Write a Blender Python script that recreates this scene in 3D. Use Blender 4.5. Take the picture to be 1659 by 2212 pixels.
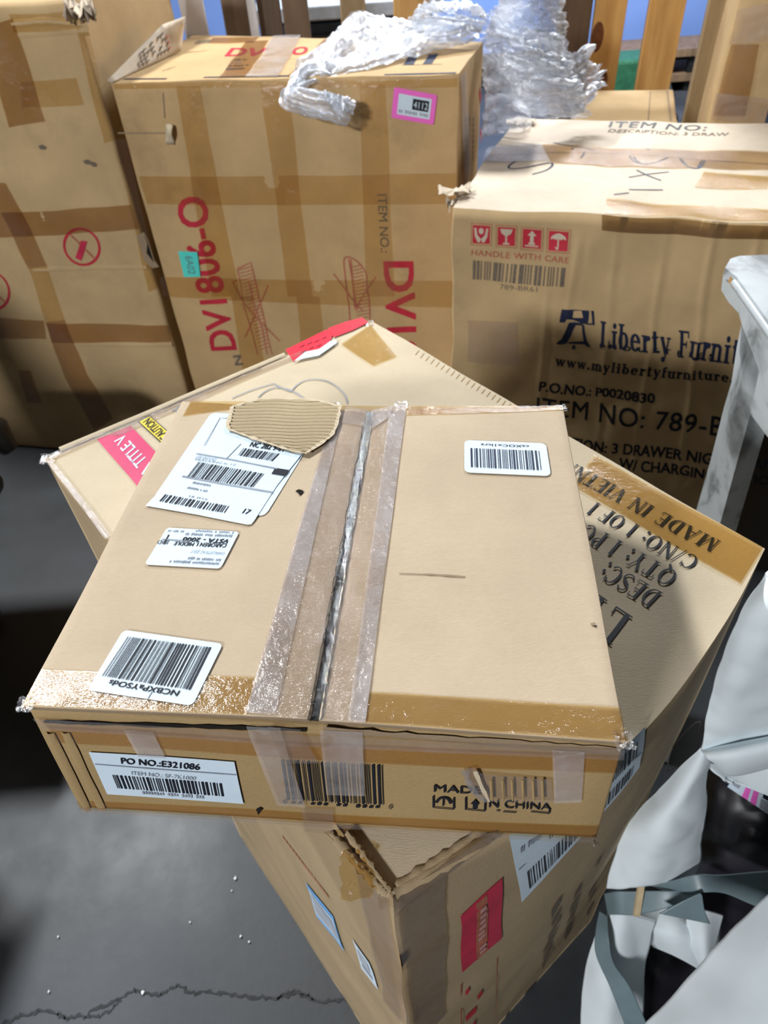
import bpy, bmesh, math, random
from mathutils import Vector as V, Matrix, noise
from mathutils.geometry import tessellate_polygon
random.seed(7)
SC = bpy.context.scene
COL = SC.collection
for o in list(bpy.data.objects):
    bpy.data.objects.remove(o)

# ------------------------------------------------------------------ camera
IW, IH = 1659.0, 2212.0
PITCH, ROLL, FPX, HC = 0.756, -0.0715, 1493.1, 1.5
CF = V((0, math.cos(PITCH), -math.sin(PITCH)))
_r = V((1, 0, 0)); _u = _r.cross(CF)
CR = _r * math.cos(ROLL) + _u * math.sin(ROLL)
CU = -_r * math.sin(ROLL) + _u * math.cos(ROLL)
CO = V((0, 0, HC))
cam_d = bpy.data.cameras.new('camera')
cam = bpy.data.objects.new('camera', cam_d); COL.objects.link(cam)
cam.matrix_world = Matrix(((CR.x, CU.x, -CF.x, CO.x), (CR.y, CU.y, -CF.y, CO.y), (CR.z, CU.z, -CF.z, CO.z), (0, 0, 0, 1)))
cam_d.sensor_width = 36.0
cam_d.lens = FPX * 36.0 / IH
cam_d.clip_start = 0.02
cam_d.dof.use_dof = True
cam_d.dof.focus_distance = 0.47
cam_d.dof.aperture_fstop = 13.0
SC.camera = cam

# ------------------------------------------------------------------ light
SC.view_settings.view_transform = 'Standard'
SC.view_settings.look = 'None'
SC.view_settings.gamma = 1.0
SC.view_settings.exposure = 0.0
SC.view_settings.use_curve_mapping = False
w = bpy.data.worlds.new('warehouse_air'); SC.world = w; w.use_nodes = True
bg = w.node_tree.nodes['Background']
bg.inputs[0].default_value = (0.86, 0.9, 1.0, 1); bg.inputs[1].default_value = 0.022

def area(name, loc, target, power, sx, sy, col):
    d = bpy.data.lights.new(name, 'AREA'); d.energy = power; d.shape = 'RECTANGLE'; d.size = sx; d.size_y = sy; d.color = col
    o = bpy.data.objects.new(name, d); COL.objects.link(o); o.location = loc
    o.rotation_euler = (V(target) - V(loc)).to_track_quat('-Z', 'Y').to_euler()
    return o
area('ceiling_lamp', (-2.5, 2.5, 4.5), (-0.1, 0.8, 0.9), 235, 0.8, 0.2, (0.95, 0.98, 1.0))
area('ceiling_lamp', (-2.8, -3.2, 3.3), (0.2, 1.4, 0.8), 215, 0.9, 0.35, (0.95, 0.97, 1.0))
area('ceiling_lamp', (1.75, 3.15, 2.75), (0.5, 1.9, 0.9), 15, 0.4, 0.25, (0.97, 0.98, 1.0))
area('ceiling_lamp', (1.4, 4.5, 3.4), (1.5, 4.9, 0.0), 330, 1.2, 0.3, (0.9, 0.95, 1.0))

# ------------------------------------------------------------------ pixel -> place helpers
def ray(u, v):
    return CF + CR * ((u - IW / 2) / FPX) - CU * ((v - IH / 2) / FPX)
def on_z(u, v, z):
    d = ray(u, v); return CO + d * ((z - HC) / d.z)
def on_y(u, v, y):
    d = ray(u, v); return CO + d * (y / d.y)
def at(u, v, dist):
    return CO + ray(u, v) * dist
def on_pl(u, v, p0, n):
    d = ray(u, v); return CO + d * ((V(p0) - CO).dot(n) / d.dot(n))
def proj(p):
    q = p - CO; z = q.dot(CF)
    return (IW / 2 + FPX * q.dot(CR) / z, IH / 2 - FPX * q.dot(CU) / z)

# ------------------------------------------------------------------ materials
MATS = {}
def nt(name):
    m = bpy.data.materials.new(name); m.use_nodes = True
    t = m.node_tree; b = t.nodes['Principled BSDF']
    return m, t, b
def link(t, a, b): t.links.new(a, b)
def tex_noise(t, scale, detail=4, rough=.6, vec=None):
    n = t.nodes.new('ShaderNodeTexNoise'); n.inputs['Scale'].default_value = scale
    n.inputs['Detail'].default_value = detail; n.inputs['Roughness'].default_value = rough
    if vec is not None: link(t, vec, n.inputs['Vector'])
    return n
def coord(t, scale=(1, 1, 1), rot=(0, 0, 0)):
    c = t.nodes.new('ShaderNodeTexCoord'); m = t.nodes.new('ShaderNodeMapping')
    m.inputs['Scale'].default_value = scale; m.inputs['Rotation'].default_value = rot
    link(t, c.outputs['Object'], m.inputs['Vector']); return m.outputs['Vector']
def ramp(t, fac, stops):
    r = t.nodes.new('ShaderNodeValToRGB'); e = r.color_ramp.elements
    e[0].position, e[0].color = stops[0][0], (*stops[0][1], 1)
    e[1].position, e[1].color = stops[-1][0], (*stops[-1][1], 1)
    for p, c in stops[1:-1]:
        k = e.new(p); k.color = (*c, 1)
    link(t, fac, r.inputs['Fac']); return r.outputs['Color']
def mix(t, fac, a, b, mode='MIX'):
    n = t.nodes.new('ShaderNodeMix'); n.data_type = 'RGBA'; n.blend_type = mode
    if isinstance(fac, (int, float)): n.inputs[0].default_value = fac
    else: link(t, fac, n.inputs[0])
    for i, x in ((6, a), (7, b)):
        if isinstance(x, (tuple, list)): n.inputs[i].default_value = (*x, 1)
        else: link(t, x, n.inputs[i])
    return n.outputs[2]
def bump(t, h, strength, dist, b, inp='Normal'):
    n = t.nodes.new('ShaderNodeBump'); n.inputs['Strength'].default_value = strength; n.inputs['Distance'].default_value = dist
    link(t, h, n.inputs['Height']); link(t, n.outputs['Normal'], b.inputs[inp]); return n

def plain(name, col, rough=.6, spec=.4, var=.12, scale=30., bmp=0., metal=0.):
    m, t, b = nt(name)
    vec = coord(t); n = tex_noise(t, scale, 5, .6, vec)
    lo = tuple(c * (1 - var) for c in col); hi = tuple(min(1, c * (1 + var)) for c in col)
    link(t, ramp(t, n.outputs['Fac'], [(.3, lo), (.7, hi)]), b.inputs['Base Color'])
    b.inputs['Roughness'].default_value = rough; b.inputs['Specular IOR Level'].default_value = spec; b.inputs['Metallic'].default_value = metal
    if bmp: bump(t, n.outputs['Fac'], bmp, .002, b)
    MATS[name] = m; return m

def cardboard(name, col, fl=(0, 0, 0), flute=0., stain=0., gloss=.75):
    m, t, b = nt(name)
    vec = coord(t, rot=fl)
    big = tex_noise(t, 5, 4, .65, vec)
    lo = tuple(c * .86 for c in col); hi = tuple(min(1, c * 1.1) for c in col)
    c = ramp(t, big.outputs['Fac'], [(.3, lo), (.7, hi)])
    vf = coord(t, (260, 1400, 700), fl); fib = tex_noise(t, 1, 3, .7, vf)
    c = mix(t, .35, c, ramp(t, fib.outputs['Fac'], [(.3, (.72, .70, .68)), (.7, (1, 1, 1))]), 'MULTIPLY')
    if stain:
        s = tex_noise(t, 3.1, 6, .7, vec)
        c = mix(t, ramp(t, s.outputs['Fac'], [(.56, (0, 0, 0)), (.72, (stain,) * 3)]), c, tuple(x * .45 for x in col))
    link(t, c, b.inputs['Base Color'])
    b.inputs['Roughness'].default_value = gloss; b.inputs['Specular IOR Level'].default_value = .3
    h = fib.outputs['Fac']
    if flute:
        wv = t.nodes.new('ShaderNodeTexWave'); wv.inputs['Scale'].default_value = 42; wv.inputs['Distortion'].default_value = 1.2
        wv.inputs['Detail Scale'].default_value = 1.0; wv.bands_direction = 'Y'
        link(t, vec, wv.inputs['Vector'])
        mm = t.nodes.new('ShaderNodeMath'); mm.operation = 'MULTIPLY_ADD'; mm.inputs[1].default_value = flute
        link(t, wv.outputs['Fac'], mm.inputs[0]); link(t, h, mm.inputs[2]); h = mm.outputs[0]
    bump(t, h, .35, .0012, b)
    MATS[name] = m; return m

def tape(name, tint, milk, rough=.13, wr=.5, gl=.09):
    m, t, b = nt(name)
    t.nodes.remove(b); out = t.nodes['Material Output']
    tr = t.nodes.new('ShaderNodeBsdfTransparent'); tr.inputs[0].default_value = (*tint, 1)
    di = t.nodes.new('ShaderNodeBsdfDiffuse'); di.inputs[0].default_value = (.80, .76, .76, 1)
    g = t.nodes.new('ShaderNodeBsdfGlossy'); g.inputs['Roughness'].default_value = rough
    vec = coord(t, (60, 60, 60)); n = tex_noise(t, 1, 6, .65, vec)
    v2 = coord(t, (9, 9, 9)); n2 = tex_noise(t, 1, 5, .7, v2)
    bm = t.nodes.new('ShaderNodeBump'); bm.inputs['Strength'].default_value = wr; bm.inputs['Distance'].default_value = .004
    link(t, n.outputs['Fac'], bm.inputs['Height']); link(t, bm.outputs[0], g.inputs['Normal'])
    m1 = t.nodes.new('ShaderNodeMixShader')
    mr = t.nodes.new('ShaderNodeMapRange'); mr.inputs[1].default_value = .35; mr.inputs[2].default_value = .68
    mr.inputs[3].default_value = milk * .4; mr.inputs[4].default_value = min(.95, milk * 1.6)
    link(t, n2.outputs['Fac'], mr.inputs[0]); link(t, mr.outputs[0], m1.inputs[0])
    link(t, tr.outputs[0], m1.inputs[1]); link(t, di.outputs[0], m1.inputs[2])
    lw = t.nodes.new('ShaderNodeLayerWeight'); lw.inputs[0].default_value = .3
    ad = t.nodes.new('ShaderNodeMath'); ad.operation = 'MULTIPLY_ADD'; ad.inputs[1].default_value = .35; ad.inputs[2].default_value = gl
    link(t, lw.outputs['Fresnel'], ad.inputs[0])
    m2 = t.nodes.new('ShaderNodeMixShader'); link(t, ad.outputs[0], m2.inputs[0])
    link(t, m1.outputs[0], m2.inputs[1]); link(t, g.outputs[0], m2.inputs[2])
    link(t, m2.outputs[0], out.inputs['Surface'])
    MATS[name] = m; return m

def wood(name, a, b_, scale=1., rough=.6):
    m, t, b = nt(name)
    vec = coord(t, (26 * scale, 26 * scale, 1.6 * scale)); n = tex_noise(t, 1, 5, .6, vec)
    v2 = coord(t, (9, 9, 3)); n2 = tex_noise(t, 1, 4, .6, v2)
    c = ramp(t, n.outputs['Fac'], [(.3, a), (.68, b_)])
    c = mix(t, .5, c, ramp(t, n2.outputs['Fac'], [(.35, (.55, .5, .45)), (.6, (1, 1, 1))]), 'MULTIPLY')
    link(t, c, b.inputs['Base Color']); b.inputs['Roughness'].default_value = rough
    bump(t, n.outputs['Fac'], .2, .001, b); MATS[name] = m; return m

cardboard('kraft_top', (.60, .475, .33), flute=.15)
cardboard('kraft_front_shaded', (.42, .29, .135))  # board colour darkened for the shade falling on the carton's front
cardboard('kraft_edge', (.33, .24, .15))
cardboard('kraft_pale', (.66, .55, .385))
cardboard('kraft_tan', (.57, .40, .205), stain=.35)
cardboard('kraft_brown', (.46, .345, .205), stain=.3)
cardboard('kraft_back', (.58, .39, .19), stain=.5)
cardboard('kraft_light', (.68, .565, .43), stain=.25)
cardboard('flute_paper', (.52, .42, .27))
tape('amber_tape', (.93, .79, .50), .02)
tape('brown_tape', (.80, .67, .47), .03)
tape('faint_tape', (.96, .88, .69), .02)
tape('matte_tape', (.86, .70, .42), .01, wr=.2, gl=.02)
tape('olive_tape', (.58, .48, .30), .02)
tape('clear_tape', (.92, .87, .80), .10, wr=.8, gl=.07)
tape('milky_tape', (.95, .92, .90), .26, wr=.6, gl=.06)
tape('gap_film', (.22, .22, .25), .02, rough=.1, wr=1., gl=.06)
plain('label_paper', (.66, .78, .88), .55, .4, .03, 60)
plain('ink_black', (.012, .014, .022), .6, .3, .1)
plain('ink_grey', (.30, .33, .38), .7, .2, .2)
plain('ink_faded', (.17, .135, .10), .8, .2, .3, 200)
plain('ink_navy', (.010, .016, .045), .6, .3, .1)
plain('ink_red', (.50, .025, .045), .65, .3, .15)
plain('ink_rose', (.43, .14, .085), .8, .2, .3, 120)
plain('ink_crimson', (.55, .03, .07), .6, .3, .15)
plain('sticker_pale', (.55, .30, .28), .6, .3, .1)
plain('sticker_pink', (.93, .16, .62), .5, .4, .05)
plain('label_magenta', (.62, .045, .14), .45, .5, .06)
plain('label_yellow', (.80, .62, .06), .5, .4, .06)
plain('label_teal', (.10, .72, .62), .5, .4, .05)
plain('label_blue', (.20, .50, .90), .45, .4, .05)
plain('tape_red', (.82, .035, .06), .4, .5, .12)
plain('dark_gap', (.02, .017, .014), .9, .1, .1)
plain('crack_dark', (.05, .052, .055), .9, .1, .3, 80)
plain('paper_grey', (.42, .46, .52), .6, .3, .15)
plain('foam_white', (.72, .79, .82), .75, .25, .04, 14, .15)
plain('strap_grey', (.15, .21, .23), .42, .5, .12, 24)
plain('bag_black', (.012, .011, .016), .38, .5, .3, 12, .3)
plain('black_plastic', (.012, .012, .013), .45, .5, .1)
plain('splint_wood', (.55, .43, .26), .7, .3, .2, 40)
plain('wall_paint', (.17, .28, .62), .7, .3, .06, 4)
plain('skirting', (.03, .025, .025), .7, .3, .2)
plain('white_panel', (.78, .74, .74), .6, .3, .05)
plain('machine_green', (.02, .10, .05), .5, .4, .3)
plain('steel', (.35, .37, .4), .35, .5, .3, 30, 0, .8)
plain('dark_blue', (.03, .045, .085), .6, .4, .3, 6)
wood('pine', (.52, .27, .075), (.72, .44, .16))
wood('pine_grey', (.30, .21, .11), (.46, .34, .19))
wood('wood_dark', (.07, .042, .026), (.14, .085, .05))
wood('wood_brown', (.15, .09, .05), (.26, .17, .10))
plain('knot', (.13, .045, .015), .7, .3, .3, 60)
plain('crumb', (.85, .87, .9), .6, .3, .1)

def mat_floor():
    m, t, b = nt('concrete')
    vec = coord(t); a = tex_noise(t, 2.2, 8, .62, vec); f = tex_noise(t, 60, 6, .7, vec); g = tex_noise(t, .9, 3, .5, vec)
    c = ramp(t, a.outputs['Fac'], [(.25, (.024, .027, .031)), (.5, (.038, .043, .050)), (.75, (.060, .066, .079))])
    c = mix(t, .4, c, ramp(t, f.outputs['Fac'], [(.3, (.7, .7, .7)), (.7, (1.1, 1.1, 1.1))]), 'MULTIPLY')
    c = mix(t, .35, c, ramp(t, g.outputs['Fac'], [(.4, (.75, .76, .70)), (.6, (1, 1, 1))]), 'MULTIPLY')
    link(t, c, b.inputs['Base Color'])
    r = ramp(t, a.outputs['Fac'], [(.3, (.38,) * 3), (.7, (.6,) * 3)]); link(t, r, b.inputs['Roughness'])
    bump(t, f.outputs['Fac'], .12, .002, b); MATS['concrete'] = m
mat_floor()
def mat_marble():
    m, t, b = nt('worn_grey_paint')
    vec = coord(t); a = tex_noise(t, 6, 6, .62, vec); a.inputs['Distortion'].default_value = .8
    c = ramp(t, a.outputs['Fac'], [(.30, (.035, .04, .045)), (.42, (.22, .24, .25)), (.50, (.44, .48, .50)), (.75, (.55, .59, .61))])
    link(t, c, b.inputs['Base Color']); b.inputs['Roughness'].default_value = .32
    bump(t, a.outputs['Fac'], .15, .003, b); MATS['worn_grey_paint'] = m
mat_marble()
def mat_film():
    m, t, b = nt('stretch_wrap'); t.nodes.remove(b); out = t.nodes['Material Output']
    tr = t.nodes.new('ShaderNodeBsdfTransparent'); tr.inputs[0].default_value = (.95, .96, .98, 1)
    g = t.nodes.new('ShaderNodeBsdfGlossy'); g.inputs['Roughness'].default_value = .16; g.inputs[0].default_value = (.95, .97, 1, 1)
    d = t.nodes.new('ShaderNodeBsdfDiffuse'); d.inputs[0].default_value = (.88, .93, 1, 1)
    tl = t.nodes.new('ShaderNodeBsdfTranslucent'); tl.inputs[0].default_value = (.85, .9, 1, 1)
    vec = coord(t, (55, 55, 55)); n = tex_noise(t, 1, 6, .7, vec)
    vo = t.nodes.new('ShaderNodeTexVoronoi'); vo.inputs['Scale'].default_value = 1.0; v2 = coord(t, (48, 48, 48)); link(t, v2, vo.inputs['Vector'])
    ad0 = t.nodes.new('ShaderNodeMath'); ad0.operation = 'ADD'; link(t, n.outputs['Fac'], ad0.inputs[0]); link(t, vo.outputs['Distance'], ad0.inputs[1])
    bm = t.nodes.new('ShaderNodeBump'); bm.inputs['Strength'].default_value = 1.; bm.inputs['Distance'].default_value = .007
    link(t, ad0.outputs[0], bm.inputs['Height']); link(t, bm.outputs[0], g.inputs['Normal'])
    a1 = t.nodes.new('ShaderNodeMixShader'); a1.inputs[0].default_value = .5; link(t, d.outputs[0], a1.inputs[1]); link(t, tl.outputs[0], a1.inputs[2])
    a2 = t.nodes.new('ShaderNodeMixShader'); a2.inputs[0].default_value = .55; link(t, a1.outputs[0], a2.inputs[1]); link(t, g.outputs[0], a2.inputs[2])
    lw = t.nodes.new('ShaderNodeLayerWeight'); lw.inputs[0].default_value = .45
    mr = t.nodes.new('ShaderNodeMapRange'); mr.inputs[3].default_value = .42; mr.inputs[4].default_value = .95
    link(t, lw.outputs['Facing'], mr.inputs[0])
    a3 = t.nodes.new('ShaderNodeMixShader'); link(t, mr.outputs[0], a3.inputs[0]); link(t, tr.outputs[0], a3.inputs[1]); link(t, a2.outputs[0], a3.inputs[2])
    link(t, a3.outputs[0], out.inputs['Surface']); MATS['stretch_wrap'] = m
mat_film()

# ------------------------------------------------------------------ mesh builder
class MB:
    def __init__(s, *mats): s.v = []; s.f = []; s.mi = []; s.mats = list(mats); s.sm = []
    def mid(s, m):
        if m not in s.mats: s.mats.append(m)
        return s.mats.index(m)
    def add(s, vs, fs, m, smooth=False):
        b = len(s.v); s.v += [V(x) for x in vs]; k = s.mid(m)
        for f in fs: s.f.append([b + i for i in f]); s.mi.append(k); s.sm.append(smooth)
    def grid(s, P, m, smooth=True, flip=False):
        R, C = len(P), len(P[0]); fs = []
        for i in range(R - 1):
            for j in range(C - 1):
                q = [i * C + j, i * C + j + 1, (i + 1) * C + j + 1, (i + 1) * C + j]
                fs.append(q[::-1] if flip else q)
        s.add([p for r in P for p in r], fs, m, smooth)
    def box(s, c, ax, m):
        c = V(c); x, y, z = ax
        vs = [c + x * i + y * j + z * k for k in (-1, 1) for j in (-1, 1) for i in (-1, 1)]
        s.add(vs, [(0, 2, 3, 1), (4, 5, 7, 6), (0, 1, 5, 4), (2, 6, 7, 3), (0, 4, 6, 2), (1, 3, 7, 5)], m)
    def abox(s, c, d, m, rz=0):
        cz, sz = math.cos(rz), math.sin(rz)
        s.box(c, (V((cz, sz, 0)) * d[0] / 2, V((-sz, cz, 0)) * d[1] / 2, V((0, 0, 1)) * d[2] / 2), m)
    def prism(s, poly, ext, m, smooth=False):
        n = len(poly); A = [V(p) for p in poly]; B = [p + V(ext) for p in A]
        tr = tessellate_polygon([A]); vs = A + B
        fs = [tuple(t) for t in tr] + [tuple(n + i for i in reversed(t)) for t in tr]
        s.add(vs, fs, m)
        s.add(vs, [(i, (i + 1) % n, n + (i + 1) % n, n + i) for i in range(n)], m, smooth)
    def tube(s, pts, r, m, k=10, cap=True):
        pts = [V(p) for p in pts]; rings = []
        up = V((0, 0, 1))
        for i, p in enumerate(pts):
            t = (pts[min(i + 1, len(pts) - 1)] - pts[max(i - 1, 0)]).normalized()
            a = t.cross(up)
            if a.length < 1e-3: a = t.cross(V((1, 0, 0)))
            a.normalize(); b = t.cross(a).normalized(); rr = r[i] if isinstance(r, (list, tuple)) else r
            rings.append([p + a * rr * math.cos(2 * math.pi * j / k) + b * rr * math.sin(2 * math.pi * j / k) for j in range(k)])
        vs = [q for g in rings for q in g]; fs = []
        for i in range(len(pts) - 1):
            for j in range(k):
                fs.append((i * k + j, i * k + (j + 1) % k, (i + 1) * k + (j + 1) % k, (i + 1) * k + j))
        s.add(vs, fs, m, True)
        if cap:
            s.add(rings[0], [tuple(range(k))], m); s.add(rings[-1], [tuple(reversed(range(k)))], m)
    def build(s, name, parent=None, merge=0., bevel=0., seg=2, solid=0., sub=0):
        me = bpy.data.meshes.new(name)
        off = V((0, 0, 0))
        q = parent
        while q is not None: off += q.location; q = q.parent
        me.from_pydata([tuple(v - off) for v in s.v], [], s.f)
        for m in s.mats: me.materials.append(MATS[m])
        me.polygons.foreach_set('material_index', s.mi); me.polygons.foreach_set('use_smooth', s.sm)
        if merge:
            b = bmesh.new(); b.from_mesh(me); bmesh.ops.remove_doubles(b, verts=b.verts, dist=merge)
            bmesh.ops.recalc_face_normals(b, faces=b.faces); b.to_mesh(me); b.free()
        me.update()
        o = bpy.data.objects.new(name, me); COL.objects.link(o)
        if parent: o.parent = parent
        if solid:
            md = o.modifiers.new('thick', 'SOLIDIFY'); md.thickness = solid; md.offset = -1
        if sub:
            md = o.modifiers.new('sub', 'SUBSURF'); md.levels = sub; md.render_levels = sub
        if bevel:
            md = o.modifiers.new('bev', 'BEVEL'); md.width = bevel; md.segments = seg; md.limit_method = 'ANGLE'; md.angle_limit = .7
        return o

def empty(name, loc):
    o = bpy.data.objects.new(name, None); COL.objects.link(o); o.location = loc; o.empty_display_size = .1; return o
def tag(o, label=None, cat=None, group=None, kind=None):
    if label: o['label'] = label
    if cat: o['category'] = cat
    if group: o['group'] = group
    if kind: o['kind'] = kind
    return o

# ------------------------------------------------------------------ carton faces and things stuck on them
class Face:
    def __init__(s, c00, c10, c11, c01, bulge=0., jit=0., warp=None, seed=0.):
        s.c = [V(c00), V(c10), V(c11), V(c01)]; s.bulge = bulge; s.jit = jit; s.warp = warp; s.seed = seed
        s.n = ((s.c[1] - s.c[0]).cross(s.c[3] - s.c[0])).normalized()
        s.creases = []
        s.L = (s.c[1] - s.c[0]).length; s.Hh = (s.c[3] - s.c[0]).length
    def pos(s, a, b, h=0.):
        c = s.c; p = c[0] * ((1 - a) * (1 - b)) + c[1] * (a * (1 - b)) + c[2] * (a * b) + c[3] * ((1 - a) * b)
        k = max(0, 16 * a * (1 - a) * b * (1 - b))
        nn = noise.noise(p * 7 + V((s.seed, 0, 0))) * .6 + noise.noise(p * 17 + V((0, s.seed, 0))) * .4
        for (a0, a1, b0, b1, hh, ww) in s.creases:
            f = (b - b0) / (b1 - b0)
            if -.1 < f < 1.1:
                d = (a - (a0 + (a1 - a0) * f)) / ww
                h += hh * math.exp(-d * d) * min(1, max(0, (f + .1) * 5), max(0, (1.1 - f) * 5)) - hh * .7 * math.exp(-(d - 2.2) ** 2)
        p = p + s.n * (s.bulge * k + s.jit * nn * min(1, k * 3) + h)
        j = noise.noise_vector(p * 9 + V((s.seed,) * 3)) * (s.jit * .8)
        p = p + j
        if s.warp: p = s.warp(p)
        return p
    def st(s, u, v):
        a, b = .5, .5
        for _ in range(12):
            x, y = proj(s.pos(a, b)); ex, ey = u - x, v - y
            if abs(ex) + abs(ey) < .02: break
            e = 1e-3
            xa, ya = proj(s.pos(a + e, b)); xb, yb = proj(s.pos(a, b + e))
            j11, j21, j12, j22 = (xa - x) / e, (ya - y) / e, (xb - x) / e, (yb - y) / e
            d = j11 * j22 - j12 * j21
            if abs(d) < 1e-9: break
            a += max(-.4, min(.4, (j22 * ex - j12 * ey) / d)); b += max(-.4, min(.4, (-j21 * ex + j11 * ey) / d))
        return a, b
    def px(s, u, v, h=0.):
        return s.pos(*s.st(u, v), h)
    def grid(s, mb, m, nx=10, ny=10):
        mb.grid([[s.pos(i / nx, j / ny) for i in range(nx + 1)] for j in range(ny + 1)], m)

class Decal:
    """a quadrilateral patch of a face, given by its corners TL TR BR BL"""
    def __init__(s, F, q, h=.0008):
        s.F = F; s.h = h; s.q = [F.st(*p) for p in q]
    def at(s, x, y, h=0.):
        q = s.q; k = ((1 - x) * (1 - y), x * (1 - y), x * y, (1 - x) * y)
        return s.F.pos(sum(k[i] * q[i][0] for i in range(4)), sum(k[i] * q[i][1] for i in range(4)), s.h + h)
    def rect(s, mb, m, x0=0, y0=0, x1=1, y1=1, h=0., nx=1, ny=1):
        mb.grid([[s.at(x0 + (x1 - x0) * i / nx, y1 + (y0 - y1) * j / ny, h) for i in range(nx + 1)] for j in range(ny + 1)], m)
    def round(s, mb, m, r=.08, asp=1.5, cut=None, h=0.):
        pts = []
        rx, ry = r / asp, r
        for cx, cy, a0 in ((1 - rx, ry, -90), (1 - rx, 1 - ry, 0), (rx, 1 - ry, 90), (rx, ry, 180)):
            for k in range(5):
                a = math.radians(a0 + 22.5 * k); pts.append((cx + rx * math.cos(a), cy + ry * math.sin(a)))
        n = len(pts); vs = [s.at(.5, .5, h)] + [s.at(*p, h) for p in pts]
        vs += [s.at(.5 + (p[0] - .5) * .5, .5 + (p[1] - .5) * .5, h) for p in pts]
        fs = []
        for i in range(n):
            j = (i + 1) % n
            fs += [(1 + j, 1 + i, 1 + n + i, 1 + n + j), (1 + n + j, 1 + n + i, 0)]
        mb.add(vs, fs, m, True)
    def bars(s, mb, m, x0, y0, x1, y1, n, seed, h=.0004, fill=.34):
        R = random.Random(seed); ws = [(R.choice((1, 1, 2, 3)), R.choice((1, 1, 2, 2))) for _ in range(n)]
        tot = sum(a + b for a, b in ws); x = 0
        for a, b in ws:
            xa = x0 + (x1 - x0) * x / tot; xb = x0 + (x1 - x0) * (x + a * (.5 + fill)) / tot
            s.rect(mb, m, xa, y0, xb, y1, h); x += a + b
    def scrib(s, mb, m, x0, y0, x1, y1, seed, n=9, h=.0004):
        """a line of print too small to read: short vertical dashes"""
        R = random.Random(seed); x = x0; st = (x1 - x0) / n
        for i in range(n):
            if R.random() < .14: continue
            a = x0 + st * i; k = R.random() * .25
            s.rect(mb, m, a, y0 + (y1 - y0) * k, a + st * .62, y1 - (y1 - y0) * (R.random() * .2), h)

_tc = {}
def glyphs(txt, bold=0., space=1.):
    key = (txt, bold, space)
    if key in _tc: return _tc[key]
    cu = bpy.data.curves.new('t', 'FONT'); cu.body = txt; cu.size = 1; cu.resolution_u = 3; cu.space_character = space
    cu.fill_mode = 'FRONT'
    ob = bpy.data.objects.new('t', cu); me = bpy.data.meshes.new_from_object(ob)
    vs = [(v.co.x, v.co.y) for v in me.vertices]; fs = [tuple(p.vertices) for p in me.polygons]
    bpy.data.objects.remove(ob); bpy.data.meshes.remove(me); bpy.data.curves.remove(cu)
    if bold:
        n = len(vs); base = vs; bf = fs; vs, fs = [], []
        for i, (dx, dy) in enumerate(((0, 0), (bold, bold * .7), (-bold, bold * .7), (bold, -bold * .7), (-bold, -bold * .7))):
            vs += [(x + dx, y + dy) for x, y in base]; fs += [tuple(a + i * n for a in f) for f in bf]
    _tc[key] = norm2(vs, fs); return _tc[key]
def norm2(vs, fs):
    x0 = min(v[0] for v in vs); x1 = max(v[0] for v in vs); y0 = min(v[1] for v in vs); y1 = max(v[1] for v in vs)
    return [((x - x0) / (x1 - x0), 1 - (y - y0) / (y1 - y0)) for x, y in vs], fs
def text(mb, D, txt, m, box=(0, 0, 1, 1), bold=.0, h=.0004, g=None, space=1., split=0.):
    vs, fs = g if g else glyphs(txt, bold, space)
    x0, y0, x1, y1 = box
    if split:
        b = bmesh.new(); me = bpy.data.meshes.new('s'); me.from_pydata([(x, y, 0) for x, y in vs], [], fs); b.from_mesh(me)
        for _ in range(3):
            es = [e for e in b.edges if e.calc_length() > split]
            if not es: break
            bmesh.ops.subdivide_edges(b, edges=es, cuts=1)
        bmesh.ops.triangulate(b, faces=b.faces); b.verts.index_update()
        vs = [(v.co.x, v.co.y) for v in b.verts]; fs = [tuple(v.index for v in f.verts) for f in b.faces]; b.free(); bpy.data.meshes.remove(me)
    mb.add([D.at(x0 + (x1 - x0) * x, y0 + (y1 - y0) * y, h) for x, y in vs], fs, m)
def ptext(mb, F, q, txt, m, bold=0., h=.001, g=None, space=1., split=.12):
    text(mb, Decal(F, q, h), txt, m, bold=bold, h=0, g=g, space=space, split=split)
def rot180(q): return [q[2], q[3], q[0], q[1]]

def stroke(mb, F, pts, w, m, h=.001, sub=3, jag=0., dome=0.):
    ps = []
    for i in range(len(pts) - 1):
        for k in range(sub):
            f = k / sub; ps.append((pts[i][0] + (pts[i + 1][0] - pts[i][0]) * f, pts[i][1] + (pts[i + 1][1] - pts[i][1]) * f))
    ps.append(pts[-1]); R = random.Random(int(ps[0][0] * 7 + ps[0][1]))
    P = [F.px(*p, h) for p in ps]; rows = []
    for i, p in enumerate(P):
        t = (P[min(i + 1, len(P) - 1)] - P[max(0, i - 1)]).normalized(); a = t.cross(F.n).normalized()
        ww = w / 2 * (1 + jag * (R.random() - .5) * 2)
        rows.append([p + a * ww, p + F.n * dome, p - a * ww] if dome else [p + a * ww, p - a * ww])
    mb.grid(rows, m)
def smooth(pts, n=4):
    out = []
    for i in range(len(pts) - 1):
        p0, p1, p2, p3 = pts[max(i - 1, 0)], pts[i], pts[i + 1], pts[min(i + 2, len(pts) - 1)]
        for k in range(n):
            t = k / n
            out.append(tuple(.5 * (2 * p1[c] + (p2[c] - p0[c]) * t + (2 * p0[c] - 5 * p1[c] + 4 * p2[c] - p3[c]) * t * t + (3 * p1[c] - p0[c] - 3 * p2[c] + p3[c]) * t ** 3) for c in range(len(p1))))
    out.append(pts[-1]); return out
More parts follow.
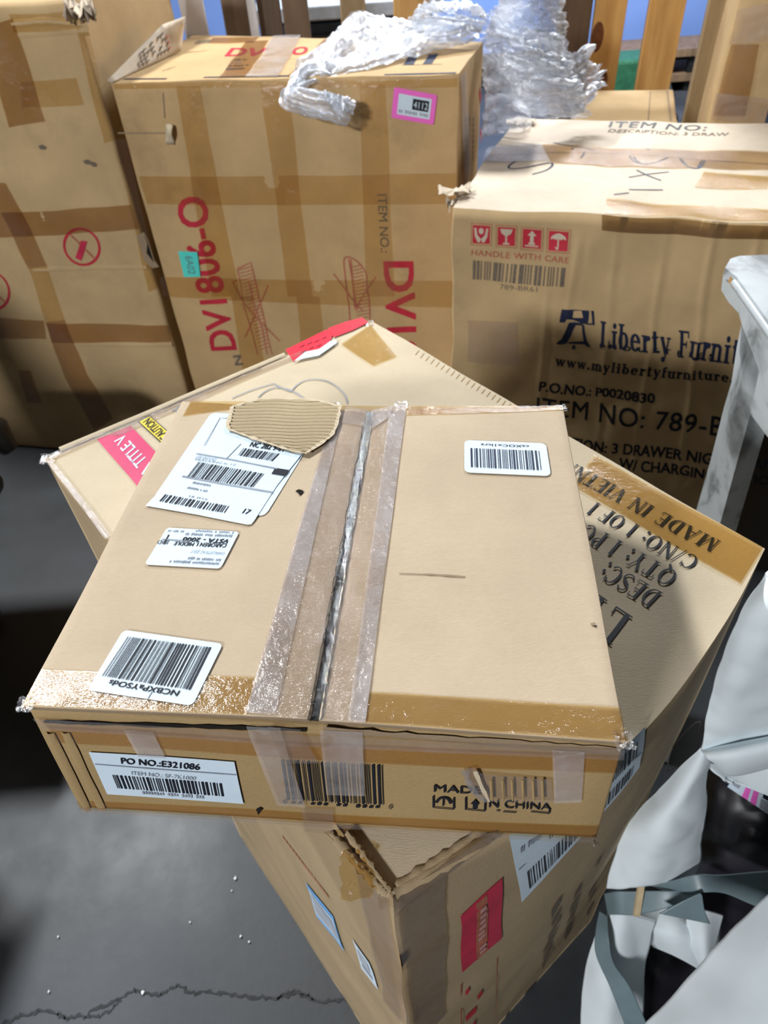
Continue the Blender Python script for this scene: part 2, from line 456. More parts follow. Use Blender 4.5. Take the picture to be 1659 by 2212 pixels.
def poly(mb, F, pts, m, h=.001, split=.03):
    st = [F.st(*p) for p in pts]; b = bmesh.new()
    vs = [b.verts.new((a, c, 0)) for a, c in st]
    for t in tessellate_polygon([[V((a, c, 0)) for a, c in st]]):
        try: b.faces.new([vs[i] for i in t])
        except ValueError: pass
    for _ in range(4):
        es = [e for e in b.edges if e.calc_length() > split]
        if not es: break
        bmesh.ops.subdivide_edges(b, edges=es, cuts=1); bmesh.ops.triangulate(b, faces=b.faces)
    b.normal_update(); b.verts.index_update()
    fs = [[v.index for v in f.verts] for f in b.faces]
    for f, bf in zip(fs, b.faces):
        if bf.normal.z < 0: f.reverse()
    mb.add([F.pos(v.co.x, v.co.y, h) for v in b.verts], fs, m, True); b.free()
def strip(F, q, m, parent, name='packing_tape', h=.0012, n=(4, 14), label=None):
    D = Decal(F, q, h); mb = MB(m); R = random.Random(int(q[0][0] * 3 + q[1][1]))
    mb.grid([[D.at(i / n[0], 1 - j / n[1], (R.random() - .3) * .0004) for i in range(n[0] + 1)] for j in range(n[1] + 1)], m)
    o = mb.build(name, parent)
    if label: o['label'] = label
    return o

class Carton:
    def __init__(s, name, B, T, label, cat='carton', bulge=.004, jit=.002, warp=None, group=None, bul=None):
        s.B = [V(b) for b in B]; s.T = [V(t) for t in T]
        c = sum(s.B, V()) / 4; s.root = tag(empty(name, c), label, cat, group)
        sd = c.x * 13.7 + c.y * 5.1
        bl = bul or [bulge] * 5
        s.side = [Face(s.B[i], s.B[(i + 1) % 4], s.T[(i + 1) % 4], s.T[i], bl[i], jit, warp, sd) for i in range(4)]
        s.top = Face(*s.T, bl[4], jit, warp, sd)
        s.bottom = Face(s.B[0], s.B[3], s.B[2], s.B[1], 0, jit, warp, sd)
    def body(s, m, mb=None, n=10, bevel=.004, tops=True, mtop=None, nx=None):
        k = MB(m)
        for i, f in enumerate(s.side + ([s.top] if tops else []) + [s.bottom]):
            mm = mtop if (mtop and i == 4 and tops) else m
            if i == (5 if tops else 4): f.grid(k, mm, n, nx or n)
            else: f.grid(k, mm, n if i in (1, 3) else (nx or n), n)
        o = k.build('body', s.root, merge=.0004, bevel=bevel)
        return o
    def done(s, pr):
        """print is surface pattern of the body: join it into the body mesh"""
        pass

def add_print(body, mb):
    """append printed faces (world coordinates) to the carton's body mesh"""
    me = body.data; off = V((0, 0, 0)); q = body.parent
    while q is not None: off += q.location; q = q.parent
    b = bmesh.new(); b.from_mesh(me)
    base = len(me.materials)
    for m in mb.mats: me.materials.append(MATS[m])
    vs = [b.verts.new(v - off) for v in mb.v]
    for f, k in zip(mb.f, mb.mi):
        try:
            fc = b.faces.new([vs[i] for i in f]); fc.material_index = base + k; fc.smooth = False
        except ValueError: pass
    b.to_mesh(me); b.free(); me.update()

# ================================================================== SETTING
def structure(name, mb, **k):
    return tag(mb.build(name, **k), kind='structure')
mb = MB('concrete')
mb.grid([[V((-5 + 12 * i / 24, -3 + 10.2 * j / 24, 0)) for i in range(25)] for j in range(25)], 'concrete')
class Flat:
    """the floor as a face, for cracks"""
    n = V((0, 0, 1))
    def px(s, u, v, h=0.): p = on_z(u, v, 0); return V((p.x, p.y, h))
FL = Flat()
def crack(pts, w):
    R = random.Random(3); q = []
    for i in range(len(pts) - 1):
        for k in range(8):
            f = k / 8; q.append((pts[i][0] + (pts[i + 1][0] - pts[i][0]) * f + R.uniform(-3, 3), pts[i][1] + (pts[i + 1][1] - pts[i][1]) * f + R.uniform(-4, 4)))
    stroke(mb, FL, q + [pts[-1]], w, 'crack_dark', .0012, 1, .8)
crack([(-60, 2245), (20, 2205), (70, 2186), (115, 2184), (140, 2200), (180, 2195), (240, 2165), (290, 2140), (310, 2145), (345, 2152), (365, 2138), (385, 2130), (420, 2146), (470, 2144), (530, 2152), (600, 2158), (640, 2145), (690, 2165), (745, 2158), (790, 2165)], .0042)
crack([(185, 2197), (215, 2196), (240, 2180), (262, 2160)], .003)
crack([(600, 2158), (625, 2140), (660, 2145), (680, 2165)], .0025)
structure('floor', mb)
mb = MB('wall_paint'); mb.abox((1.5, 7.02, 1.6), (13, .1, 3.2), 'wall_paint'); structure('wall_back', mb)
mb = MB('skirting'); mb.abox((1.5, 6.93, .12), (13, .06, .24), 'skirting'); structure('baseboard_back', mb)

# ================================================================== FRONT CARTON (on the pile)
ZB = 1.042; ZT = 1.158
Gp = dict(T=[on_z(60, 1534, ZT - .005), on_z(1350, 1603, ZT - .005), on_z(1214, 879, ZT - .005), on_z(395, 870, ZT - .005)],
          B=[on_z(172, 1747, ZB + .001), on_z(1287, 1812, ZB + .001), V((.157, .477, ZB + .001)), V((-.173, .520, ZB + .001))])
G = Carton('shipping_carton', Gp['B'], Gp['T'], 'flat kraft carton on top of the pile, white shipping labels and taped centre seam', 'carton', bul=[.002, .003, .002, .003, -.001], jit=.0012)
gb = G.body('kraft_front_shaded', bevel=.002, n=20)
gf = G.side[0]
def flap(name, corners, thick, m, seed, lift=0.):
    def wp(p):
        return p
    top = Face(*corners, .0012, .0012, None, seed)
    k = MB(m); n = 24
    P = [[top.pos(i / n, j / n) + V((0, 0, 0)) for i in range(n + 1)] for j in range(n + 1)]
    Q = [[p - V((0, 0, thick)) for p in r] for r in P]
    k.grid(P, m); k.grid(Q, 'kraft_edge', flip=True)
    for A, Bq in ((P[0], Q[0]), (P[-1][::-1], Q[-1][::-1]), ([r[0] for r in P][::-1], [r[0] for r in Q][::-1]), ([r[-1] for r in P], [r[-1] for r in Q])):
        k.grid([Bq, A], 'kraft_edge', smooth=False)
    o = k.build(name, G.root, merge=.0002, bevel=.0008)
    return top, o
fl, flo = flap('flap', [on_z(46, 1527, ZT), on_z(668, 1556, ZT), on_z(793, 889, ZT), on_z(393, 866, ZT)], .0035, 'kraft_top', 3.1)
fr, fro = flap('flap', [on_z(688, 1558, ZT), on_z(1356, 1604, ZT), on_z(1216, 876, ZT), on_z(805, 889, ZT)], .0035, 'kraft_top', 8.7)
# printing on the front face
pm = MB('ink_black')
D = Decal(gf, [(607, 1638), (831, 1650), (834, 1742), (622, 1731)], .0009)
D.bars(pm, 'ink_black', 0, 0, 1, .93, 30, 11, 0)
D.scrib(pm, 'ink_black', .04, .95, .96, 1.03, 5, 14, 0)
ptext(pm, gf, [(611, 1724), (619, 1724), (620, 1734), (612, 1734)], '0', 'ink_black', .0)
ptext(pm, gf, [(840, 1735), (848, 1735), (848, 1745), (840, 1745)], '0', 'ink_black', .0)
ptext(pm, gf, [(937, 1692), (1040, 1697), (1040, 1713), (937, 1707)], 'MADE', 'ink_black', .012)
ptext(pm, gf, [(1056, 1723), (1190, 1733), (1190, 1747), (1056, 1741)], 'N CHINA', 'ink_black', .012)
for q in (((936, 1716), (936, 1741)), ((936, 1741), (980, 1745)), ((980, 1720), (980, 1745)), ((1006, 1719), (1006, 1746)), ((1006, 1745), (1047, 1749)), ((1048, 1722), (1047, 1749)), ((1072, 1747), (1080, 1749)), ((1086, 1750), (1115, 1752)), ((1146, 1750), (1186, 1754)), ((1187, 1745), (1186, 1754))):
    stroke(pm, gf, q, .0011, 'ink_black')
stroke(pm, gf, smooth([(942, 1731), (948, 1723), (958, 1720), (968, 1723), (974, 1733)]), .002, 'ink_black')
stroke(pm, gf, [(958, 1720), (957, 1738)], .001, 'ink_black')
poly(pm, gf, [(1016, 1733), (1026, 1723), (1036, 1735), (1031, 1735), (1030, 1745), (1021, 1744), (1021, 1734)], 'ink_black')
poly(pm, gf, [(553, 1745), (562, 1741), (568, 1745), (562, 1752), (558, 1758), (556, 1750)], 'dark_gap')
add_print(gb, pm)
pm = MB('dark_gap')
poly(pm, fl, [(638, 1062), (645, 1058), (653, 1060), (657, 1064), (648, 1072), (644, 1066)], 'dark_gap', .0006)
add_print(flo, pm)
pm = MB('ink_faded')
stroke(pm, fr, [(862, 1240), (930, 1242), (1005, 1247)], .0011, 'kraft_edge', .0005, 4, .5)
poly(pm, fr, [(1274, 1348), (1283, 1346), (1288, 1352), (1280, 1353)], 'kraft_edge', .0005)
poly(pm, fr, [(1277, 1352), (1290, 1353), (1288, 1356)], 'dark_gap', .0006)
add_print(fro, pm)
# the torn patch showing the flutes
mbp = MB('flute_paper')
edge = [(503, 885), (530, 877), (566, 868), (640, 868), (690, 872), (735, 884), (733, 900), (726, 930), (715, 950), (690, 967), (662, 986), (630, 980), (575, 962), (535, 948), (497, 934), (493, 925), (500, 902)]
def inside(pt, pg):
    c = False; j = len(pg) - 1
    for i in range(len(pg)):
        if (pg[i][1] > pt[1]) != (pg[j][1] > pt[1]) and pt[0] < (pg[j][0] - pg[i][0]) * (pt[1] - pg[i][1]) / (pg[j][1] - pg[i][1]) + pg[i][0]: c = not c
        j = i
    return c
rowsn = 17
yy = [866 + (988 - 866) * i / (rowsn * 8) for i in range(rowsn * 8 + 1)]
prev = None
for i, y in enumerate(yy):
    xs = []
    for k in range(len(edge)):
        a, b_ = edge[k], edge[(k + 1) % len(edge)]
        if (a[1] > y) != (b_[1] > y): xs.append(a[0] + (b_[0] - a[0]) * (y - a[1]) / (b_[1] - a[1]))
    if len(xs) < 2: prev = None; continue
    x0, x1 = min(xs), max(xs)
    hgt = .0014 + .0022 * abs(math.sin(math.pi * i / 8)) ** .8
    row = [fl.px(x0 + (x1 - x0) * k / 12, y + .012 * (x0 + (x1 - x0) * k / 12 - 610) + 1.2 * math.sin(k * .9 + i * .02), hgt) for k in range(13)]
    if prev: mbp.grid([row, prev], 'flute_paper')
    prev = row
stroke(mbp, fl, edge + [edge[0]], .0028, 'kraft_pale', .0034, 3, .5)
mbp.build('torn_patch', G.root)['label'] = 'torn patch with bare corrugated ridges'
# seam: dark slit with crumpled clear film
k = MB('dark_gap')
k.grid([[on_z(664, 1556, ZT - .0042), on_z(692, 1558, ZT - .0042)], [on_z(792, 889, ZT - .0042), on_z(806, 889, ZT - .0042)]], 'dark_gap')
k.build('seam_slit', G.root)['label'] = 'dark slit between the two flaps'
k = MB('gap_film'); R = random.Random(4); P = []
for j in range(60):
    f = j / 59; y = 1556 + (889 - 1556) * f
    xa = 664 + (789 - 664) * f + R.uniform(-1.5, 1.5); xb = 694 + (808 - 694) * f + R.uniform(-1.5, 1.5)
    P.append([on_z(xa, y, ZT + .0013), on_z(xa * .72 + xb * .28, y, ZT - .0015 + R.uniform(-.0007, .0007)), on_z((xa + xb) / 2, y, ZT - .001 + R.uniform(-.0008, .0008)), on_z(xa * .25 + xb * .75, y, ZT - .0012 + R.uniform(-.001, .001)), on_z(xb, y, ZT + .0015)])
k.grid(P[::-1], 'gap_film'); k.build('packing_tape', G.root)['label'] = 'dark glossy tape sunk into the seam'
# tape on the flaps
strip(fl, [(722, 884), (795, 889), (666, 1556), (530, 1541)], 'clear_tape', G.root, h=.0007)
strip(fl, [(722, 890), (742, 890), (596, 1545), (531, 1541)], 'milky_tape', G.root, h=.0012, label='whitish edge strip of the seam tape')
strip(fl, [(748, 880), (797, 888), (790, 925), (738, 915)], 'clear_tape', G.root, h=.0014)
strip(fr, [(806, 889), (878, 874), (789, 1563), (690, 1557)], 'clear_tape', G.root, h=.0007)
strip(fr, [(842, 880), (878, 874), (790, 1563), (752, 1560)], 'milky_tape', G.root, h=.0012, label='whitish edge strip of the seam tape')
strip(fr, [(803, 889), (850, 880), (840, 905), (803, 930)], 'milky_tape', G.root, h=.0016)
strip(fr, [(793, 1496), (1340, 1530), (1356, 1602), (782, 1562)], 'amber_tape', G.root, h=.0007, n=(14, 4))
strip(fl, [(90, 1448), (568, 1465), (531, 1545), (50, 1524)], 'amber_tape', G.root, h=.0007, n=(12, 4))
strip(fr, [(880, 878), (1214, 877), (1218, 886), (878, 898)], 'amber_tape', G.root, h=.0006, n=(10, 2))
strip(fl, [(412, 868), (560, 869), (500, 885), (395, 900)], 'amber_tape', G.root, h=.0006, n=(10, 2))
# tape on the front face
strip(gf, [(102, 1566), (1345, 1630), (1334, 1668), (120, 1602)], 'amber_tape', G.root, h=.0008, n=(16, 3))
strip(gf, [(166, 1728), (1294, 1782), (1288, 1811), (175, 1746)], 'amber_tape', G.root, h=.0008, n=(16, 3))
strip(gf, [(534, 1562), (607, 1565), (662, 1737), (600, 1733)], 'milky_tape', G.root, h=.0022)
strip(gf, [(580, 1560), (650, 1567), (690, 1640), (610, 1640)], 'clear_tape', G.root, h=.0026)
strip(gf, [(692, 1570), (784, 1574), (788, 1712), (706, 1710)], 'milky_tape', G.root, h=.0022)
strip(gf, [(652, 1738), (720, 1741), (722, 1795), (660, 1790)], 'clear_tape', G.root, h=.0022)
strip(gf, [(1192, 1612), (1262, 1616), (1255, 1725), (1196, 1728)], 'milky_tape', G.root, h=.0022)
strip(gf, [(268, 1572), (332, 1576), (360, 1634), (300, 1630)], 'milky_tape', G.root, h=.0014)
k = MB('milky_tape'); poly(k, gf, [(1004, 1654), (1022, 1648), (1040, 1662), (1190, 1676), (1195, 1727), (1122, 1724), (1054, 1723), (1018, 1706), (1006, 1680)], 'clear_tape', .0026)
stroke(k, gf, [(1004, 1654), (1012, 1680), (1028, 1706), (1052, 1722)], .004, 'milky_tape', .003, 3, .4)
stroke(k, gf, [(1026, 1656), (1040, 1690), (1056, 1722)], .003, 'kraft_pale', .003, 3, .5)
for x in (1060, 1085, 1105, 1128, 1150, 1170): stroke(k, gf, [(x, 1674), (x + 2, 1718)], .0016, 'kraft_front_shaded', .003, 2, .4, .0008)  # shading of the tape wrinkles put into board-coloured raised strokes
k.build('packing_tape', G.root)['label'] = 'ripped and wrinkled tape over the printing'
k = MB('dark_gap'); stroke(k, gf, [(96, 1556), (250, 1561), (450, 1567), (662, 1574)], .0032, 'dark_gap', .0010, 6, .5); k.build('edge_gap_shade', G.root)['label'] = 'painted dark line for the shade under the left flap'  # dark stroke painted on the front for shade under the flap edge
k = MB('kraft_edge'); stroke(k, gf, [(700, 1574), (900, 1588), (1120, 1604), (1338, 1620)], .006, 'kraft_edge', .0010, 8, .35, .0008); k.build('crushed_edge', G.root)
strip(gf, [(74, 1546), (1348, 1612), (1346, 1634), (96, 1570)], 'clear_tape', G.root, h=.0022, n=(40, 3))
strip(gf, [(170, 1738), (1290, 1802), (1287, 1814), (175, 1748)], 'clear_tape', G.root, h=.0022, n=(40, 2))
# folded end ridges at the left of the front face
for L, hh in (([(108, 1580), (143, 1650), (190, 1748)], .0012), ([(142, 1580), (180, 1660), (222, 1748)], .0008)):
    k = MB('kraft_front_shaded'); stroke(k, gf, L, .006, 'kraft_front_shaded', .0008, 4, .1, hh); k.build('edge_ridge', G.root)
def crumple(c, r, m, seed, parent, name='crumpled_tape', n=9, sz=(1, 1, .5), ax=None):
    R = random.Random(seed); c = V(c); P = []
    for i in range(n):
        row = []
        for j in range(n):
            x, y = i / (n - 1) - .5, j / (n - 1) - .5
            row.append(c + V((x * r * 2 * sz[0] + R.uniform(-1, 1) * r * .12, y * r * 2 * sz[1] + R.uniform(-1, 1) * r * .12, R.uniform(-.5, .5) * r * sz[2])))
        P.append(row)
    k = MB(m); k.grid(P, m); return k.build(name, parent)
crumple(on_z(1212, 881, ZT + .0005), .0045, 'clear_tape', 1, G.root)
crumple(on_z(1348, 1600, ZT + .0005), .005, 'clear_tape', 2, G.root)
crumple(on_z(56, 1522, ZT + .0005), .005, 'clear_tape', 3, G.root)
crumple(on_z(720, 876, ZT + .001), .005, 'clear_tape', 4, G.root)
crumple(on_z(868, 876, ZT + .001), .006, 'clear_tape', 5, G.root)
crumple(on_z(1286, 1818, ZB + .006), .004, 'clear_tape', 6, G.root, sz=(.6, .6, 1.4))
# labels -----------------------------------------------------------
def label(F, q, name, r=.07, asp=1.5, h=.0012, m='label_paper'):
    k = MB(m); D = Decal(F, q, h); D.round(k, m, r, asp); return k, D
k, D = label(fl, [(457, 893), (704, 905), (573, 1117), (330, 1080)], 'shipping_label', .05, 1.1, .0008)
D2 = Decal(fl, [(470, 902), (520, 905), (440, 1000), (398, 1000)], .0011)
stroke(k, fl, [(500, 906), (476, 905), (441, 965)], .0007, 'ink_grey', .0012)
k.build('shipping_label', G.root)['label'] = 'white label mostly covered by a newer shipping label'
k = MB('label_paper')
poly(k, fl, [(315, 1095), (378, 1031), (454, 957), (492, 913), (500, 935), (540, 950), (575, 962), (630, 980), (658, 977), (600, 1050), (549, 1129), (543, 1135), (535, 1136), (430, 1115)], 'label_paper', .0013)
H = .0017
def sub(q): return Decal(fl, q, H)
ptext(k, fl, [(545, 958), (618, 969), (611, 979), (539, 968)], 'NC 282 9-01', 'ink_black', .02, H)
sub([(527, 971), (608, 984), (592, 1000), (515, 987)]).bars(k, 'ink_black', 0, 0, 1, 1, 18, 21, 0)
stroke(k, fl, [(521, 962), (490, 994)], .0007, 'ink_grey', H)
stroke(k, fl, [(425, 983), (500, 996), (600, 1016)], .0012, 'ink_grey', H)
ptext(k, fl, [(427, 987), (470, 994), (466, 999), (423, 993)], 'UPS GROUND', 'ink_grey', .0, H)
ptext(k, fl, [(422, 993), (512, 1006), (509, 1010), (419, 998)], 'TRACKING #: 1Z', 'ink_grey', 0, H)
sub([(430, 1001), (573, 1027), (549, 1056), (405, 1033)]).bars(k, 'ink_black', 0, 0, 1, 1, 30, 22, 0)
poly(k, fl, [(595, 1014), (626, 1019), (616, 1032), (587, 1027)], 'ink_black', H)
stroke(k, fl, [(395, 1032), (480, 1048), (590, 1067)], .0016, 'ink_grey', H)
sub([(420, 1043), (458, 1050), (455, 1055), (416, 1048)]).scrib(k, 'ink_grey', 0, 0, 1, 1, 4, 14, 0)
sub([(408, 1054), (451, 1062), (448, 1067), (404, 1059)]).scrib(k, 'ink_grey', 0, 0, 1, 1, 6, 14, 0)
sub([(411, 1073), (450, 1080), (448, 1084), (408, 1077)]).scrib(k, 'ink_grey', 0, 0, 1, 1, 7, 14, 0)
sub([(358, 1071), (500, 1097), (490, 1112), (345, 1086)]).bars(k, 'ink_black', 0, 0, 1, 1, 24, 23, 0)
ptext(k, fl, [(531, 1102), (545, 1105), (537, 1115), (523, 1112)], '17', 'ink_black', .02, H)
k.build('shipping_label', G.root)['label'] = 'white shipping label with three barcodes and a black square'
k, D = label(fl, [(362, 1142), (518, 1151), (477, 1231), (313, 1222)], 'address_label', .09, 1.9)
H = .0016
ptext(k, fl, rot180([(398, 1163), (499, 1168), (492, 1177), (394, 1172)]), 'VSTA - 2000', 'ink_black', .03, H)
ptext(k, fl, rot180([(380, 1173), (492, 1177), (488, 1186), (375, 1181)]), 'CAROREN I. MIDDLE', 'ink_black', .02, H)
ptext(k, fl, rot180([(343, 1170), (366, 1171), (362, 1179), (339, 1178)]), 'IDD', 'ink_black', 0, H)
ptext(k, fl, rot180([(416, 1191), (487, 1196), (484, 1202), (412, 1197)]), 'CHARLOTTE NC 28217', 'ink_grey', 0, H)
for q, s_, n_ in (([(406, 1205), (480, 1210), (477, 1216), (402, 1211)], 1, 20), ([(370, 1212), (476, 1218), (473, 1224), (366, 1218)], 2, 26), ([(404, 1153), (505, 1158), (502, 1164), (400, 1159)], 3, 24), ([(366, 1147), (404, 1149), (402, 1154), (362, 1152)], 5, 10), ([(425, 1147), (508, 1151), (506, 1156), (423, 1152)], 6, 18)):
    sub(q).scrib(k, 'ink_grey', 0, 0, 1, 1, s_, n_, 0)
stroke(k, fl, [(366, 1158), (355, 1178)], .0009, 'ink_black', H)
stroke(k, fl, [(352, 1168), (410, 1172)], .001, 'ink_grey', H)
k.build('address_label', G.root)['label'] = 'small white address label with upside-down print'
k, D = label(fl, [(268, 1363), (483, 1393), (417, 1527), (190, 1493)], 'barcode_label', .08, 1.7)
H = .0016
sub([(278, 1378), (462, 1402), (417, 1494), (222, 1463)]).bars(k, 'ink_black', 0, 0, 1, 1, 36, 31, 0)
ptext(k, fl, rot180([(241, 1471), (391, 1495), (384, 1507), (233, 1482)]), 'NCBXPaYSOds', 'ink_black', .02, H)
stroke(k, fl, [(330, 1497), (320, 1514)], .0005, 'ink_grey', H)
k.build('barcode_label', G.root)['label'] = 'large white barcode label near the front edge'
k, D = label(fr, [(1003, 953), (1179, 960), (1190, 1031), (1003, 1023)], 'barcode_label', .12, 1.7)
Hh = .0016
Decal(fr, [(1016, 971), (1166, 977), (1171, 1019), (1017, 1012)], Hh).bars(k, 'ink_navy', 0, 0, 1, 1, 30, 41, 0)
ptext(k, fr, rot180([(1038, 961), (1142, 965), (1142, 970), (1038, 966)]), 'csXOCx1lcrz', 'ink_black', .01, Hh)
k.build('barcode_label', G.root)['label'] = 'small white barcode label at the back right'
k = MB('label_paper'); D = Decal(gf, [(193, 1621), (507, 1642), (527, 1733), (233, 1712)], .0012); D.rect(k, 'label_paper', nx=8, ny=4)
def sub2(q): return Decal(gf, q, .0016)
ptext(k, gf, [(262, 1632), (434, 1646), (433, 1659), (264, 1645)], 'PO NO.:E321086', 'ink_black', .025, .0016)
ptext(k, gf, [(285, 1661), (425, 1673), (424, 1681), (287, 1669)], 'ITEM NO.: SF-7K1000', 'ink_grey', 0, .0016)
stroke(k, gf, [(207, 1646), (360, 1658), (511, 1669)], .0011, 'ink_grey', .0016)
sub2([(244, 1669), (485, 1688), (490, 1716), (256, 1698)]).bars(k, 'ink_black', 0, 0, 1, 1, 34, 51, 0)
sub2([(308, 1704), (443, 1713), (444, 1721), (311, 1711)]).scrib(k, 'ink_grey', 0, 0, 1, 1, 9, 22, 0)
k.build('item_label', G.root)['label'] = 'white order label on the front side'

# ================================================================== TALL CARTON (under the front carton)
Tz = 1.041
Tt = [on_z(843, 1937, Tz - .012), on_z(1652, 1184, Tz), on_z(797, 692, Tz), on_z(97, 988, Tz)]
Bt = [V((-.015, .146, 0)), V((.338, .407, 0)), V((-.007, .873, 0)), V((-.352, .612, 0))]
n0 = (Bt[1] - Bt[0]).cross(V((0, 0, 1))).normalized(); e0 = (Bt[1] - Bt[0]).normalized(); L0 = (Bt[1] - Bt[0]).length
def wtall(p):
    q = p - Bt[0]; d = -q.dot(n0); t = q.dot(e0) / L0
    if -.05 < t < 1.05:
        p = p + n0 * (.034 * math.sin(math.pi * max(0, min(1, t))) ** 1.1 * math.exp(-(max(d, 0) / .10) ** 2) * max(0, min(1, (p.z - .2) / .8)))
    return p
B = Carton('tall_carton', Bt, Tt, 'tall kraft carton standing under the flat labelled carton, magenta label, print about Vietnam', 'carton', bul=[.006, .006, .006, -.004, -.001], jit=.003, warp=wtall)
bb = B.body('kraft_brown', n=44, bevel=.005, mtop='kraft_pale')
bt, bs, bl = B.top, B.side[0], B.side[3]
